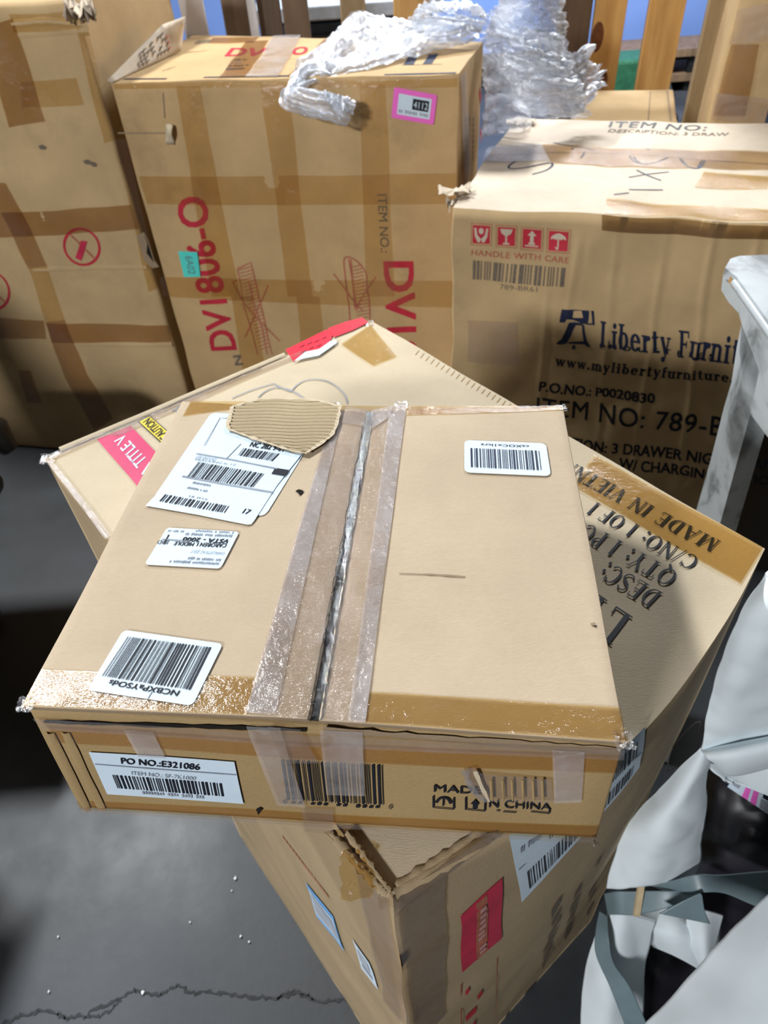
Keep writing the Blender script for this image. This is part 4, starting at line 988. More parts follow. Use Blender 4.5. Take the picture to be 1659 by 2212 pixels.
# top print and marker writing
ptext(pm, lt, [(1319, 263), (1530, 271), (1524, 283), (1314, 275)], 'ITEM NO:', 'ink_black', .012, .0008, space=1.1)
ptext(pm, lt, [(1318, 279), (1575, 287), (1572, 294), (1312, 285)], 'DESCRIPTION: 3 DRAW', 'ink_faded', .01, .0008)
def Z2(L): return [(960 + x / 2.373, 200 + y / 2.373) for x, y in L]
for L in ([(430, 320), (370, 350), (330, 378), (345, 392), (420, 385), (500, 368), (545, 362), (552, 375), (520, 400), (450, 420)], [(560, 258), (650, 275), (720, 285), (770, 300)], [(715, 305), (712, 320), (698, 338)], [(660, 285), (655, 293)],
          [(950, 325), (960, 345), (990, 362), (1030, 368), (1090, 358), (1150, 332)], [(970, 330), (985, 352), (1010, 366)], [(1205, 335), (1225, 365), (1260, 385), (1300, 390), (1325, 370), (1335, 345)], [(1215, 345), (1250, 385)], [(1320, 350), (1300, 385)],
          [(985, 398), (1040, 425), (1110, 452)], [(945, 436), (1040, 420), (1150, 408)], [(945, 498), (1120, 500)], [(870, 524), (945, 515)], [(1035, 290), (1050, 296)]):
    stroke(pm, lt, Z2(smooth(L, 3) if len(L) > 2 else L), .0055, 'ink_navy', .0008, 2)
add_print(lb, pm)
k = MB('dark_gap'); stroke(k, lt, [(1050, 337), (1200, 330), (1360, 333), (1500, 345), (1659, 355), (1760, 360)], .004, 'kraft_edge', .001, 5, .4)
k.build('flap_seam', LB.root)
strip(lt, [(1055, 318), (1170, 312), (1190, 350), (1040, 350)], 'milky_tape', LB.root, h=.0018, n=(6, 4))
strip(lt, [(1170, 312), (1790, 330), (1790, 366), (1190, 352)], 'brown_tape', LB.root, h=.0018, n=(12, 4))
strip(lf, [(1300, 462), (1806, 500), (1800, 528), (1300, 497)], 'olive_tape', LB.root, h=.0018, n=(12, 4))
strip(lt, [(1310, 430), (1806, 462), (1808, 488), (1306, 462)], 'amber_tape', LB.root, h=.0018, n=(12, 4))
strip(lt, [(1520, 372), (1780, 385), (1790, 410), (1500, 405)], 'amber_tape', LB.root, h=.0018, n=(8, 4))
strip(lf, [(1010, 690), (1120, 696), (1122, 790), (1010, 780)], 'clear_tape', LB.root, h=.003, n=(4, 6))
crumple(on_z(982, 412, Lz + .012), .035, 'kraft_light', 21, LB.root, 'crushed_corner', sz=(1, .7, .5))
crumple(on_z(984, 440, Lz - .01), .024, 'kraft_light', 22, LB.root, 'crushed_corner', sz=(.8, .8, 1.2))
crumple(on_z(1125, 262, Lz + .006), .03, 'kraft_light', 23, LB.root, 'crushed_corner', sz=(1.3, .7, .4))

# ================================================================== LEFT BACK CARTON (prohibition marks)
fr0 = V((-.612, 1.935, 0)); ex = V((math.cos(-.2), math.sin(-.2), 0)); ey = V((-ex.y, ex.x, 0))
cz = on_pl(168, -4, fr0, ey).z
LBb = [fr0 - ex * .98, fr0, fr0 + ey * .55, fr0 - ex * .98 + ey * .55]
LBt = [p + V((0, 0, cz)) for p in LBb]
LC = Carton('wrapped_carton', LBb, LBt, 'tallest carton at left of the back row, red prohibition circles and tape bands', 'carton', bul=[.012, .006, .004, .004, .004], jit=.006)
cb = LC.body('kraft_tan', n=44, bevel=.01)
cf = LC.side[0]; cr_ = LC.side[1]
pm = MB('ink_red')
for cx, cy, rx, ry in ((177, 533, 38, 39), (-16, 628, 36, 40)):
    ring = [(cx + rx * math.cos(a * math.pi / 12) + 4 * math.sin(a * math.pi / 12), cy + ry * math.sin(a * math.pi / 12)) for a in range(25)]
    stroke(pm, cf, ring, .0075, 'ink_red', .0009, 2)
    stroke(pm, cf, [(cx - 26, cy - 28), (cx + 28, cy + 26)], .006, 'ink_rose', .0012, 3)
    poly(pm, cf, [(cx - 2, cy - 14), (cx + 12, cy - 12), (cx - 1, cy + 30), (cx - 14, cy + 24)], 'ink_crimson', .0015)
for x, y, r in ((92, 318, 9), (190, 350, 10), (203, 355, 7)): poly(pm, cf, [(x - r, y - 3), (x, y - 6), (x + r, y), (x + r * .6, y + 5), (x - r * .5, y + 4)], 'ink_faded', .002)
add_print(cb, pm)
for q in ([(-40, 60), (28, 40), (98, 262), (20, 275)], [(-30, 395), (12, 395), (102, 575), (62, 580)], [(62, 580), (102, 575), (140, 690), (98, 695)], [(98, 695), (140, 690), (188, 808), (140, 815)], [(140, 815), (188, 808), (245, 905), (205, 930)],
          [(45, 176), (165, 168), (182, 226), (48, 232)], [(-40, 462), (282, 442), (300, 494), (-40, 515)], [(-40, 684), (95, 692), (100, 732), (-40, 728)], [(100, 698), (365, 702), (372, 738), (112, 740)], [(40, 800), (66, 800), (92, 870), (60, 870)], [(20, 30), (170, 22), (180, 60), (30, 70)]):
    strip(cf, q, 'brown_tape' if q[0][1] > 690 or q[0][0] < 0 else 'faint_tape', LC.root, h=.0018, n=(6, 8))
for q in ([(165, 60), (192, 70), (250, 300), (226, 310)], [(250, 300), (274, 300), (345, 620), (322, 630)]):
    strip(cf, q, 'faint_tape', LC.root, h=.0018, n=(3, 12))
for L in ([(25, 52), (100, 46), (190, 54)], [(40, 76), (110, 70), (192, 66)], [(72, 583), (200, 580), (318, 577)], [(165, 742), (300, 746), (372, 744)]):
    k = MB('kraft_tan'); stroke(k, cf, L, .02, 'kraft_tan', -.001, 5, .2, .004); k.build('crease_ridge', LC.root)
k = MB('dark_gap'); poly(k, cf, [(296, 508), (312, 500), (322, 520), (334, 560), (345, 575), (330, 578), (312, 560)], 'kraft_edge', .004); poly(k, cf, [(312, 506), (320, 520), (318, 545), (334, 566), (326, 540)], 'dark_gap', .005)
k.build('torn_hole', LC.root)['label'] = 'dark torn spot at the edge'
crumple(on_pl(172, 22, fr0 + V((0, -.01, 0)), ey), .032, 'kraft_light', 31, LC.root, 'crushed_corner', sz=(1, .4, 1.6))

# ================================================================== THINGS BEHIND
kt = [on_z(1240, 275, .88), on_z(1466, 275, .88), on_z(1455, 193, .88), on_z(1240, 196, .88)]
BK = Carton('kraft_box', [V((p.x, p.y, 0)) for p in kt], kt, 'low kraft box behind the bell carton, in front of the slats', 'carton', bulge=.003)
BK.body('kraft_tan', n=8, bevel=.006)
k = MB('kraft_edge'); stroke(k, BK.top, [(1441, 196), (1449, 262)], .006, 'kraft_edge', .001, 4); stroke(k, BK.top, [(1405, 198), (1400, 262)], .004, 'kraft_edge', .001, 4); k.build('flap_seam', BK.root)

wb = V((1.03, 2.215, 0)); wx = V((math.cos(-.35), math.sin(-.35), 0)); wy = V((-wx.y, wx.x, 0)); wh = 1.5
WBb = [wb, wb + wx * .6, wb + wx * .6 + wy * .38, wb + wy * .38]
WB = Carton('wrapped_carton', WBb, [p + V((0, 0, wh)) for p in WBb], 'film-wrapped brown carton standing at the upper right behind the bell carton', 'carton', bulge=.006, jit=.005)
WB.body('kraft_tan', n=12, bevel=.008)
strip(WB.side[0], [(1592, 20), (1700, 0), (1690, 85), (1575, 95)], 'clear_tape', WB.root, h=.004, n=(10, 8))
strip(WB.side[0], [(1545, 200), (1680, 215), (1680, 268), (1534, 258)], 'clear_tape', WB.root, h=.004, n=(10, 8))
strip(WB.side[0], [(1580, 95), (1640, 95), (1610, 250), (1540, 250)], 'brown_tape', WB.root, h=.003, n=(5, 10))
k = MB('dark_blue'); poly(k, WB.side[0], [(1659, 236), (1700, 230), (1700, 275), (1650, 270)], 'dark_blue', .005); k.build('blue_patch', WB.root)

# slatted pallet standing on edge
PL = tag(empty('wooden_pallet', (.3, 2.86, 0)), 'wooden pallet standing upright across the back, pine and dark slats with gaps', 'pallet')
yp = 2.86
def slat(u0, u1, m, z1=1.62, dy=0., knots=()):
    a, b_ = on_y(u0, 20, yp), on_y(u1, 20, yp); k = MB(m)
    k.abox(((a.x + b_.x) / 2, yp + dy, z1 / 2 + .05), (b_.x - a.x, .022, z1 - .1), m)
    for (u, v, r, rz) in knots:
        c = on_y(u, v, yp + dy - .0115); n = 14
        k.add([c + V((r * math.cos(i * 2 * math.pi / n), -.0012, rz * math.sin(i * 2 * math.pi / n))) for i in range(n)], [tuple(range(n))], 'knot')
    return k.build('slat', PL, bevel=.003)
slat(735, 790, 'pine_grey'); slat(850, 925, 'pine'); slat(1205, 1276, 'wood_dark', dy=-.01); slat(1284, 1352, 'pine', knots=[(1290, 80, .022, .045), (1300, 172, .02, .03)])
slat(1400, 1478, 'pine'); slat(1524, 1590, 'pine_grey', dy=-.01); slat(610, 666, 'wood_brown'); slat(556, 606, 'wood_dark', dy=.0); slat(480, 540, 'wood_brown')
k = MB('wood_brown')
for z in (.16, 1.5):
    k = MB('wood_brown'); k.abox((.35, yp + .032, z), (1.95, .04, .09), 'wood_brown'); k.build('stringer', PL, bevel=.003)
k = MB('white_panel'); a = on_y(543, 20, 2.80); k.abox((a.x, 2.815, .7), (.028, .02, 1.4), 'white_panel'); o = k.build('white_strip'); tag(o, 'narrow white strip standing against the dark slats', 'trim strip')
k = MB('white_panel'); P0, P1 = on_y(376, -30, 2.44), on_y(430, -30, 2.55)
lo_a, lo_b = on_y(405, 95, 2.5), on_y(426, 95, 2.55)
k.prism([V((P0.x, P0.y, 1.45)), V((P1.x, P1.y, 1.45)), V((P1.x, P1.y, .0)), V((P1.x - .12, P1.y - .02, 0.0)), V((lo_a.x - .0, lo_a.y, 1.0)), V((lo_a.x, lo_a.y, lo_a.z))], V((.0, .025, 0)), 'white_panel')
o = k.build('white_board', bevel=.002); tag(o, 'white board standing behind the raised flap of the middle carton', 'board')
# dark frame and shelf seen through the slats
t = tag(empty('dark_cabinet', (.0, 3.7, 0)), 'dark cabinet with a grey top seen between the slats', 'cabinet')
zc = on_y(700, 12, 3.42).z
k = MB('dark_blue'); k.abox((.0, 3.7, zc / 2 - .03), (.7, .5, zc - .06), 'dark_blue'); k.build('carcass', t, bevel=.006)
k = MB('paper_grey'); k.abox((.0, 3.7, zc - .025), (.78, .56, .05), 'paper_grey'); k.build('worktop', t, bevel=.006)
k = MB('black_plastic'); k.abox((-.17, 3.44, zc / 2), (.3, .02, zc - .2), 'black_plastic'); k.build('door', t)
t = tag(empty('storage_rack', (2.75, 6.5, 0)), 'low dark storage rack along the blue wall', 'rack')
k = MB('wood_brown'); k.abox((3.0, 6.55, .27), (2.6, .5, .05), 'wood_brown'); k.build('shelf', t)
k = MB('wood_brown'); k.abox((3.0, 6.55, .10), (2.6, .5, .05), 'wood_brown'); k.build('shelf', t)
for x in (1.75, 2.7, 3.5, 4.25):
    k = MB('black_plastic'); k.abox((x, 6.35, .14), (.05, .05, .28), 'black_plastic'); k.build('upright', t)
t = tag(empty('green_machine', (2.05, 5.6, 0)), 'dark green machine with steel fittings on the floor behind the slats', 'machine')
k = MB('machine_green'); k.abox((2.05, 5.9, .19), (.42, .36, .34), 'machine_green'); k.build('housing', t, bevel=.02)
k = MB('steel'); k.tube([(2.12, 5.42, .05), (2.2, 5.4, .2), (2.14, 5.42, .36)], .035, 'steel'); k.tube([(2.02, 5.42, .12), (2.22, 5.38, .1)], .03, 'steel'); k.build('fitting', t)
k = MB('black_plastic'); k.tube([(2.05, 5.45, .035), (2.3, 5.45, .035)], .035, 'black_plastic'); k.build('wheel', t)

# ================================================================== STRETCH FILM
def patch(ctrl, nr, nc, amp=0., fr=30., seed=0., fine=0., fold=0.):
    """smooth sheet through a small grid of points, with crumple"""
    rows = [smooth([tuple(p) for p in r], max(1, nc // (len(r) - 1))) for r in ctrl]
    cols = [smooth([r[j] for r in rows], max(1, nr // (len(rows) - 1))) for j in range(len(rows[0]))]
    P = [[V(cols[j][i]) for j in range(len(cols))] for i in range(len(cols[0]))]
    if amp:
        Q = []
        for i in range(len(P)):
            r = []
            for j in range(len(P[0])):
                a = P[min(i + 1, len(P) - 1)][j] - P[max(i - 1, 0)][j]; b_ = P[i][min(j + 1, len(P[0]) - 1)] - P[i][max(j - 1, 0)]
                n = a.cross(b_); n = n.normalized() if n.length > 1e-9 else V((0, 0, 1)); p = P[i][j]; s_ = V((seed, seed * .7, -seed))
                h = abs(noise.noise(p * fr + s_)) * 2 - .5 + (abs(noise.noise(p * fr * 2.3 + s_)) * 2 - .5) * .6
                if fold:
                    fi, fj = i / len(P), j / len(P[0])
                    q1 = noise.noise(V((fj * fold, fi * fold * .22, seed * 3.1))); q2 = noise.noise(V((fj * fold * 2.3 + 5, fi * fold * .6, seed)))
                    h = h * .45 + (1 - 2.6 * abs(q1)) * .9 + (1 - 2.6 * abs(q2)) * .45 - .6
                d = p + n * amp * h + noise.noise_vector(p * fr * .8 + s_) * amp * .5
                if fine: d += n * fine * (abs(noise.noise(p * fr * 6 + s_)) * 2 - .5)
                r.append(d)
            Q.append(r)
        P = Q
    return P
k = MB('stretch_wrap')
def film(rows, amp, fr, seed, nr=60, nc=30):
    k.grid(patch(rows, nr, nc, amp, fr, seed, amp * .10, 9.), 'stretch_wrap')
Y = on_y
tail = [[Y(748, 272, 1.74), Y(757, 255, 1.735), Y(752, 238, 1.74)], [Y(705, 262, 1.75), Y(712, 235, 1.735), Y(722, 205, 1.75)], [Y(655, 246, 1.77), Y(665, 220, 1.755), Y(690, 195, 1.77)], [Y(608, 225, 1.80), Y(622, 205, 1.79), Y(650, 190, 1.79)], [Y(622, 190, 1.83), Y(650, 180, 1.82), Y(680, 172, 1.82)], [Y(648, 155, 1.88), Y(690, 160, 1.87), Y(728, 165, 1.84)],
        [Y(690, 110, 1.98), Y(745, 128, 1.95), Y(800, 148, 1.88)], [Y(735, 60, 2.06), Y(800, 100, 2.0), Y(865, 130, 1.93)], [Y(775, 40, 2.12), Y(860, 82, 2.06), Y(930, 108, 1.97)], [Y(850, 62, 2.14), Y(930, 72, 2.08), Y(990, 92, 2.0)], [Y(930, 66, 2.12), Y(990, 66, 2.08), Y(1030, 82, 2.02)]]
film(tail, .010, 26, 1, 110, 34)
film([[p + V((.012, .012, .014)) for p in r] for r in tail[3:]], .012, 30, 2, 90, 30)
film([[Y(724, 240, 1.735), Y(745, 236, 1.72), Y(760, 250, 1.735)], [Y(700, 200, 1.755), Y(735, 205, 1.74), Y(765, 225, 1.75)], [Y(690, 215, 1.76), Y(712, 225, 1.735), Y(735, 262, 1.745)]], .008, 50, 3, 40, 34)
film([[Y(884, 92, 2.12), Y(882, 40, 2.14), Y(905, 8, 2.16), Y(950, -2, 2.18)], [Y(930, 80, 2.06), Y(935, 40, 2.04), Y(950, 18, 2.06), Y(985, 8, 2.12)], [Y(985, 75, 2.05), Y(990, 50, 2.02), Y(1005, 25, 2.04), Y(1020, 10, 2.12)], [Y(1035, 80, 2.06), Y(1045, 60, 2.04), Y(1050, 40, 2.08), Y(1052, 30, 2.14)]], .014, 26, 4, 60, 50)
film([[Y(1045, 70, 2.1), Y(1070, 20, 2.16), Y(1075, -40, 2.2)], [Y(1090, 90, 2.02), Y(1110, 30, 2.04), Y(1120, -40, 2.08)], [Y(1150, 100, 2.0), Y(1165, 40, 2.04), Y(1175, -40, 2.1)], [Y(1205, 110, 2.06), Y(1212, 50, 2.12), Y(1215, -40, 2.2)]], .012, 24, 5, 50, 60)
film([[Y(1030, 60, 2.08), Y(1060, 100, 2.06), Y(1100, 170, 2.02), Y(1112, 235, 2.0)], [Y(1080, 70, 2.02), Y(1120, 110, 1.98), Y(1140, 180, 1.96), Y(1150, 248, 1.97)], [Y(1150, 80, 2.0), Y(1175, 130, 1.95), Y(1200, 190, 1.94), Y(1210, 250, 1.97)], [Y(1205, 95, 2.04), Y(1235, 140, 2.0), Y(1255, 190, 1.98), Y(1262, 246, 2.0)]], .016, 26, 6, 70, 70)
film([[Y(1180, 130, 2.02), Y(1215, 180, 2.0), Y(1230, 252, 1.99)], [Y(1225, 120, 2.04), Y(1250, 175, 2.02), Y(1262, 235, 2.0)], [Y(1264, 100, 2.08), Y(1278, 165, 2.06), Y(1285, 205, 2.04)], [Y(1262, 108, 2.12), Y(1296, 160, 2.1), Y(1294, 185, 2.08)]], .016, 30, 7, 50, 50)
film([[Y(1030, 85, 2.12), Y(1046, 190, 2.12), Y(1040, 300, 2.1)], [Y(1060, 90, 2.10), Y(1085, 195, 2.08), Y(1085, 285, 2.06)], [Y(1100, 120, 2.1), Y(1140, 210, 2.06), Y(1150, 275, 2.08)]], .014, 18, 8, 50, 40)
film([[p + V((.01, .03, .008)) for p in r] for r in ([Y(1040, 60, 2.1), Y(1070, 10, 2.16), Y(1080, -40, 2.2)], [Y(1100, 110, 2.02), Y(1120, 40, 2.04), Y(1130, -40, 2.08)], [Y(1165, 130, 2.0), Y(1180, 50, 2.04), Y(1190, -40, 2.1)], [Y(1215, 140, 2.06), Y(1218, 60, 2.12), Y(1212, -40, 2.2)])], .014, 28, 15, 50, 60)
film([[Y(1040, 80, 2.12), Y(1070, 120, 2.08), Y(1105, 190, 2.05), Y(1118, 240, 2.03)], [Y(1090, 60, 2.06), Y(1130, 120, 2.02), Y(1150, 190, 2.0), Y(1160, 252, 2.0)], [Y(1160, 60, 2.05), Y(1185, 120, 2.0), Y(1210, 190, 1.98), Y(1220, 254, 1.99)], [Y(1215, 80, 2.08), Y(1245, 150, 2.05), Y(1265, 200, 2.03), Y(1268, 250, 2.02)]], .018, 30, 16, 70, 70)
tag(k.build('stretch_film'), 'crumpled clear stretch wrap draped over the middle carton and heaped beside it', 'plastic wrap')

# ================================================================== WORN GREY TABLE (right edge)
TZ = .965
pa, pb = on_z(1586, 616, TZ), on_z(1659, 720, TZ); te = (pb - pa).normalized(); tn = te.cross(V((0, 0, 1))).normalized()
if tn.dot(CO - pa) < 0: tn = -tn
def fp(u, v): return on_pl(u, v, pa, tn)
T_ = tag(empty('accent_table', (pa.x, pa.y, 0)), 'grey distressed wooden table with a moulded leg at the right edge', 'table')
legp = [fp(u, v) for u, v in ((1602, 700), (1592, 747), (1580, 826), (1564, 880), (1535, 994), (1507, 1092))]
dirn = (legp[-1] - legp[-2]).normalized(); foot = legp[-1] + dirn * ((legp[-1].z - .0) / -dirn.z)
rb = fp(1558, 1122); ra = fp(1621, 894); d2 = (rb - ra).normalized(); foot2 = rb + d2 * ((rb.z) / -d2.z)
k = MB('worn_grey_paint'); k.prism(legp + [foot, foot2, rb, ra, fp(1640, 800)], -tn * .03, 'worn_grey_paint'); k.build('leg', T_, bevel=.003)
ap = [fp(u, v) for u, v in ((1586, 616), (1561, 598), (1558, 627), (1573, 652), (1596, 677), (1602, 700), (1597, 760), (1612, 870), (1621, 894))]
far = te * .55
ap2 = [fp(1659, 945), fp(1659, 720) + V((0, 0, 0))]
low = fp(1659, 945); k = MB('worn_grey_paint')
k.prism(ap + [low, low + te * .35 + V((0, 0, -.02)), V((low.x, low.y, TZ)) + te * .35, pb], -tn * .02, 'worn_grey_paint'); k.build('apron', T_, bevel=.003)
tl = [on_z(1561, 596, TZ), on_z(1573, 576, TZ), on_z(1592, 570, TZ)]; back = tl[2] + (on_z(1659, 567, TZ) - tl[2]).normalized() * .6
k = MB('worn_grey_paint'); k.prism([p + V((0, 0, .0)) for p in (pa, pb + te * .35, back + te * .3, back, tl[2], tl[1], tl[0])], V((0, 0, .014)), 'worn_grey_paint'); k.build('table_top', T_, bevel=.004, seg=3)
k = MB('worn_grey_paint'); k.tube([pa + V((0, 0, .004)) + tn * .001, pb + te * .3 + tn * .001 + V((0, 0, .004))], .006, 'worn_grey_paint'); k.build('edge_bead', T_)
for q in (pb + te * .30 - tn * .03, back + te * .25 - (back - tl[2]).normalized() * .05, back - (back - tl[2]).normalized() * .05):
    k = MB('worn_grey_paint'); k.box((q.x, q.y, TZ / 2), (te * .022, tn * .022, V((0, 0, TZ / 2))), 'worn_grey_paint'); k.build('leg', T_, bevel=.003)
c = fp(1585, 609) + tn * .004; k = MB('pine'); k.add([c + V((0, 0, .006)) - te * .01, c + te * .012 + V((0, 0, .003)), c + te * .008 - V((0, 0, .006)), c - te * .012 - V((0, 0, .004))], [(0, 1, 2, 3)], 'pine'); k.build('chipped_spot', T_)['label'] = 'bare wood chip at the corner'

# ================================================================== WHITE FOAM, STRAP, BAG (right foreground)
def sheet(name, rows, m, lab, cat, thick=.003, nr=24, nc=24, amp=0., fr=8., seed=0., group=None, parent=None):
    k = MB(m); k.grid(patch(rows, nr, nc, amp, fr, seed), m)
    o = k.build(name, parent, solid=thick)
    return tag(o, lab, cat, group)
A = at
FU = tag(empty('foam_bundle', A(1560, 1800, .95)), 'white foam wrapping sheet folded over a black bag beside the tall carton', 'foam sheet')
sheet('foam_fold', [[A(1654, 1238, .60), A(1720, 1200, .60), A(1800, 1190, .60)], [A(1600, 1325, .62), A(1680, 1300, .585), A(1800, 1290, .60)], [A(1556, 1432, .685), A(1640, 1420, .64), A(1800, 1400, .65)], [A(1532, 1530, .755), A(1610, 1520, .715), A(1800, 1500, .72)], [A(1514, 1622, .80), A(1600, 1600, .79), A(1800, 1560, .77)]], 'foam_white', None, None, .003, 40, 24, .004, 10, 1, parent=FU)
sheet('foam_fold', [[A(1514, 1622, .802), A(1600, 1602, .792), A(1800, 1562, .772)], [A(1528, 1634, .785), A(1600, 1622, .76), A(1800, 1575, .75)], [A(1548, 1648, .80), A(1605, 1650, .775), A(1800, 1600, .76)], [A(1560, 1662, .83), A(1606, 1668, .82), A(1800, 1612, .80)]], 'foam_white', None, None, .003, 24, 24, parent=FU)
sheet('foam_fold', [[A(1520, 1648, .85), A(1600, 1655, .87), A(1800, 1600, .86)], [A(1545, 1672, .85), A(1610, 1690, .86), A(1800, 1680, .85)], [A(1572, 1686, .855), A(1625, 1706, .855), A(1800, 1775, .84)]], 'foam_white', None, None, .003, 16, 20, parent=FU)
sheet('foam_fold', [[A(1512, 1618, .80), A(1520, 1628, .80), A(1528, 1645, .82)], [A(1425, 1705, .86), A(1478, 1712, .82), A(1520, 1720, .86)], [A(1348, 1788, .90), A(1430, 1790, .845), A(1514, 1800, .90)], [A(1328, 1850, .94), A(1410, 1850, .88), A(1512, 1850, .93)], [A(1314, 1912, .98), A(1395, 1912, .93), A(1492, 1890, .96)]], 'foam_white', None, None, .003, 40, 24, .004, 9, 3, parent=FU)
# lower standing loops
sheet('foam_fold', [[A(1305, 1975, 1.00), A(1350, 1972, .98), A(1412, 1985, 1.0)], [A(1276, 2060, 1.02), A(1330, 2060, .99), A(1398, 2050, 1.02)], [A(1260, 2140, 1.04), A(1320, 2140, 1.0), A(1388, 2120, 1.04)], [A(1252, 2300, 1.08), A(1320, 2300, 1.05), A(1384, 2300, 1.08)]], 'foam_white', None, None, .003, 30, 20, .003, 9, 5, parent=FU)
sheet('foam_fold', [[A(1370, 1972, 1.05), A(1450, 1965, 1.02), A(1555, 1975, 1.05)], [A(1382, 2005, 1.05), A(1460, 2015, .99), A(1548, 2040, 1.03)], [A(1412, 2042, 1.07), A(1465, 2065, 1.03), A(1520, 2098, 1.06)]], 'foam_white', None, None, .003, 24, 24, parent=FU)
sheet('foam_fold', [[A(1482, 1965, 1.0), A(1520, 1965, .99), A(1560, 1975, 1.0)], [A(1490, 2030, 1.0), A(1520, 2030, .98), A(1545, 2030, 1.0)], [A(1512, 2085, 1.02), A(1525, 2090, 1.0), A(1530, 2095, 1.02)]], 'foam_white', None, None, .003, 20, 16, parent=FU)
# straps belong to the bundle
sheet('strap', [[A(1304, 1930, .985), A(1312, 1976, .985)], [A(1330, 1926, .955), A(1334, 1976, .955)], [A(1370, 1926, .945), A(1372, 1976, .945)], [A(1430, 1925, .935), A(1440, 1962, .93)], [A(1505, 1922, .92), A(1508, 1930, .905)]], 'strap_grey', None, None, .0015, 30, 10, parent=FU)
sheet('strap', [[A(1405, 1914, .95), A(1445, 1928, .95)], [A(1455, 1902, .925), A(1475, 1927, .92)], [A(1505, 1889, .905), A(1512, 1928, .90)], [A(1560, 1890, .90), A(1565, 1930, .895)], [A(1640, 1883, .89), A(1640, 1960, .885)], [A(1720, 1878, .88), A(1720, 1975, .875)]], 'strap_grey', None, None, .0015, 30, 10, parent=FU)
sheet('strap', [[A(1512, 1928, .892), A(1516, 1932, .892)], [A(1470, 1948, .90), A(1522, 1965, .895)], [A(1424, 1972, .91), A(1534, 1994, .90)]], 'strap_grey', None, None, .0015, 20, 10, parent=FU)
sheet('strap', [[A(1296, 1968, .995), A(1312, 1978, .985)], [A(1288, 2010, .985), A(1316, 2030, .965)], [A(1288, 2060, .985), A(1326, 2080, .965)], [A(1318, 2130, .98), A(1360, 2130, .96)], [A(1345, 2200, .98), A(1388, 2190, .965)], [A(1380, 2290, .98), A(1420, 2270, .965)]], 'strap_grey', None, None, .0015, 40, 10, parent=FU)
k = MB('splint_wood'); q = [A(1384, 1893, .925), A(1396, 1893, .925), A(1383, 1980, .94), A(1370, 1980, .94)]
k.prism(q, CF * .006, 'splint_wood'); tag(k.build('wood_splint'), 'thin pale wood splint poking through the strap by the foam', 'wood splint')
# black bag
BG = tag(empty('black_bag', A(1600, 1900, 1.1)), 'black plastic bag inside the white foam, striped label on it', 'bag')
k = MB('bag_black')
k.grid(patch([[A(1490, 1660, 1.02), A(1570, 1655, .98), A(1680, 1680, .95), A(1850, 1700, .97)], [A(1480, 1760, 1.04), A(1570, 1760, .97), A(1680, 1760, .94), A(1850, 1760, .97)], [A(1470, 1880, 1.06), A(1570, 1880, 1.0), A(1680, 1880, .96), A(1850, 1880, .99)], [A(1395, 1990, 1.13), A(1520, 2000, 1.12), A(1680, 2000, 1.06), A(1850, 2000, 1.08)], [A(1370, 2120, 1.14), A(1520, 2150, 1.14), A(1680, 2150, 1.1), A(1850, 2150, 1.1)], [A(1360, 2300, 1.14), A(1520, 2320, 1.14), A(1680, 2320, 1.12), A(1850, 2320, 1.12)]], 60, 40, .010, 9, 3), 'bag_black')
k.build('bag_film', BG, solid=.004)
k = MB('label_paper')
def lq(x, y, d=0.): 
    a, b_, c, e_ = (1570, 1668), (1700, 1728), (1700, 1800), (1545, 1690)
    u = (a[0] * (1 - x) + b_[0] * x) * (1 - y) + (e_[0] * (1 - x) + c[0] * x) * y; v = (a[1] * (1 - x) + b_[1] * x) * (1 - y) + (e_[1] * (1 - x) + c[1] * x) * y
    return A(u, v, .928 - d)
def lr(m, x0, y0, x1, y1, d): k.grid([[lq(x0, y0, d), lq(x1, y0, d)], [lq(x0, y1, d), lq(x1, y1, d)]], m)
lr('label_paper', .0, 0, 1, .8, 0); lr('ink_black', .0, 0, .14, .8, .001); lr('ink_grey', .18, .1, .28, .55, .001)
lr('sticker_pink', .35, 0, .43, .8, .001); lr('sticker_pink', .47, 0, .55, .8, .001); lr('ink_black', .62, .05, .9, .35, .001); lr('ink_grey', .60, .42, .95, .78, .001)
k.build('striped_label', BG)['label'] = 'white label with pink stripes and black blocks'
# big sheet in the near corner
k = MB('foam_white')
c0, c1, c2, c3 = A(1672, 1918, .66), A(1376, 2222, .68), A(1640, 2520, .58), A(2050, 2150, .56)
k.grid(patch([[c0, c0.lerp(c1, .5) + V((0, 0, .004)), c1], [c0.lerp(c3, .35) + V((0, 0, .012)), (c0 + c1 + c2 + c3) / 4 + V((0, 0, .016)), c1.lerp(c2, .35) + V((0, 0, .004))], [c3, c3.lerp(c2, .5), c2]], 24, 24, .004, 10, 9), 'foam_white')
g2, g3 = V((c2.x, c2.y, .004)), V((c3.x, c3.y, .004))
k.grid(patch([[c3, c3.lerp(c2, .5), c2], [c3.lerp(g3, .5), (c2 + c3 + g2 + g3) / 4, c2.lerp(g2, .5)], [g3, g3.lerp(g2, .5), g2]], 16, 24), 'foam_white')
tag(k.build('foam_sheet', solid=.004), 'large white foam sheet across the bottom right corner', 'foam sheet')

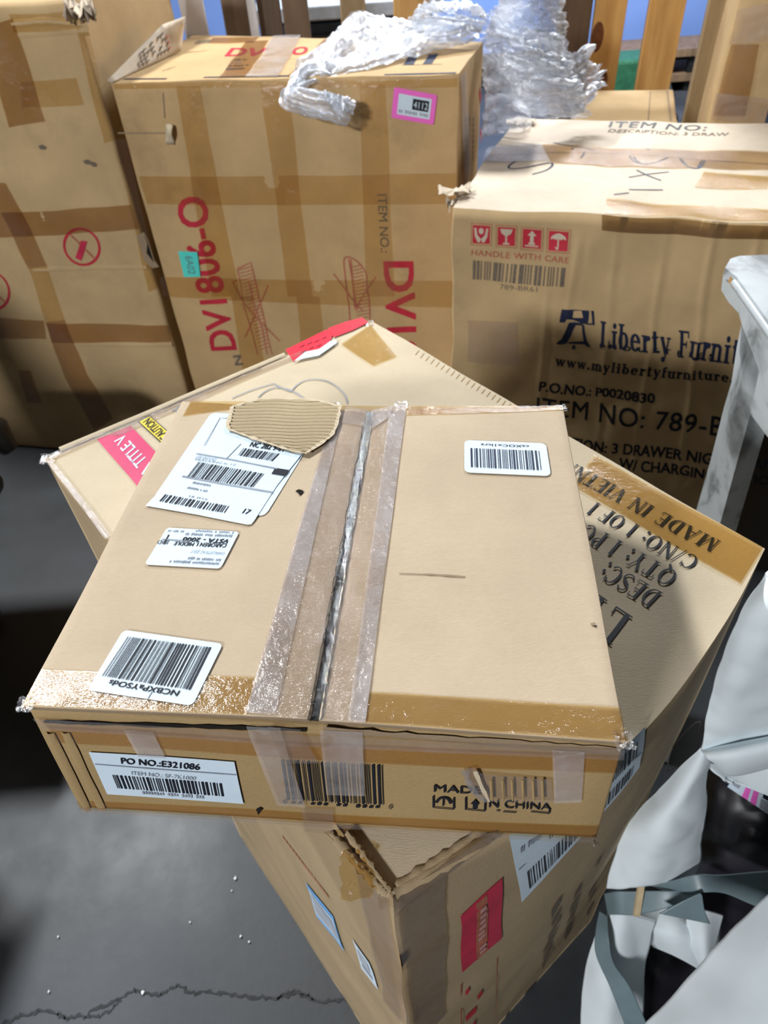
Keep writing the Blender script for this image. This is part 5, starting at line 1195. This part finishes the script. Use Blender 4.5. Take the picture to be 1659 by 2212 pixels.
# ================================================================== OFFICE CHAIR (its armrest tip at the left edge)
OC = tag(empty('office_chair', (-1.16, 1.13, 0)), 'black office chair at the left edge, only its armrest tip in view', 'chair')
tip = on_y(10, 950, 1.42)
for ya, dx in ((1.42, 0.), (.84, -.26)):
    x1 = tip.x + dx
    k = MB('black_plastic'); k.tube([(-1.44, ya, tip.z + .06), (-1.25, ya, tip.z + .06), (x1 - .06, ya, tip.z + .05), (x1 - .015, ya, tip.z + .02), (x1, ya, tip.z - .03)], [.035, .05, .05, .044, .022], 'black_plastic', 14)
    k.build('armrest', OC)
    k = MB('black_plastic'); k.tube([(-1.25, ya, tip.z + .03), (-1.25, ya, .42), (-1.25, 1.13 + (ya - 1.13) * .6, .40)], .02, 'black_plastic'); k.build('arm_support', OC)
k = MB('black_plastic'); k.abox((-1.2, 1.13, .44), (.54, .46, .07), 'black_plastic'); k.build('seat', OC, bevel=.03, seg=3)
k = MB('black_plastic'); k.abox((-1.46, 1.13, .82), (.06, .46, .6), 'black_plastic'); k.build('backrest', OC, bevel=.025, seg=3)
k = MB('black_plastic'); k.tube([(-1.2, 1.13, .40), (-1.2, 1.13, .1)], .03, 'black_plastic'); k.build('column', OC)
for i in range(5):
    a = i * 2 * math.pi / 5 + math.pi; k = MB('black_plastic'); e_ = (-1.3 + .22 * math.cos(a), 1.13 + .22 * math.sin(a), .07)
    k.tube([(-1.2, 1.13, .11), e_], [.025, .018], 'black_plastic'); k.build('leg', OC)
    k = MB('black_plastic'); k.tube([(e_[0], e_[1] - .015, .03), (e_[0], e_[1] + .015, .03)], .03, 'black_plastic', 12); k.build('caster', OC)
ST = tag(empty('added_shade_chest', (-1.32, .30, 0)), 'low dark chest added unseen beyond the left edge to shade the floor', 'chest')  # unseen chest, added to cast shade on the floor at left
k = MB('wood_dark'); k.abox((-1.32, .30, .27), (.66, .80, .50), 'wood_dark'); k.build('body', ST, bevel=.006)
k = MB('wood_dark'); k.abox((-1.32, .30, .545), (.70, .84, .04), 'wood_dark'); k.build('lid', ST, bevel=.006)
k = MB('wood_dark'); k.abox((-1.32, .30, .01), (.60, .74, .02), 'wood_dark'); k.build('plinth', ST)

CB = tag(empty('added_shade_cabinet', (-2.0, -.40, 0)), 'tall dark cabinet added unseen beyond the left edge to shade the left carton', 'cabinet')  # unseen cabinet, added to keep the front lamp off the left carton's foot
k = MB('wood_dark'); k.abox((-2.0, -.40, .80), (.80, .42, 1.5), 'wood_dark'); k.build('carcass', CB, bevel=.006)
for x in (-2.2, -1.8):
    k = MB('wood_dark'); k.abox((x, -.18, .82), (.38, .02, 1.36), 'wood_dark'); k.build('door', CB, bevel=.004)
k = MB('black_plastic'); k.abox((-2.0, -.40, .025), (.76, .38, .05), 'black_plastic'); k.build('plinth', CB)
# paper crumbs on the floor
R = random.Random(9)
crumbs = [(508, 1897, .003), (500, 1924, .0016), (520, 2022, .0026), (538, 2034, .002), (308, 2143, .003), (125, 2024, .002), (410, 1992, .0016), (105, 2142, .002)]
for i, (u, v, r) in enumerate(crumbs):
    c = on_z(u, v, .004); k = MB('crumb'); b = bmesh.new(); bmesh.ops.create_icosphere(b, subdivisions=1, radius=r)
    k.add([c + V((x.co.x * R.uniform(.6, 1.3), x.co.y * R.uniform(.7, 1.8), max(-.004, x.co.z * .5))) for x in b.verts], [[x.index for x in f.verts] for f in b.faces], 'crumb'); b.free()
    o = k.build('paper_crumb'); tag(o, 'tiny white paper crumb on the grey concrete floor left of the tall carton', 'litter', 'paper crumbs on the floor')
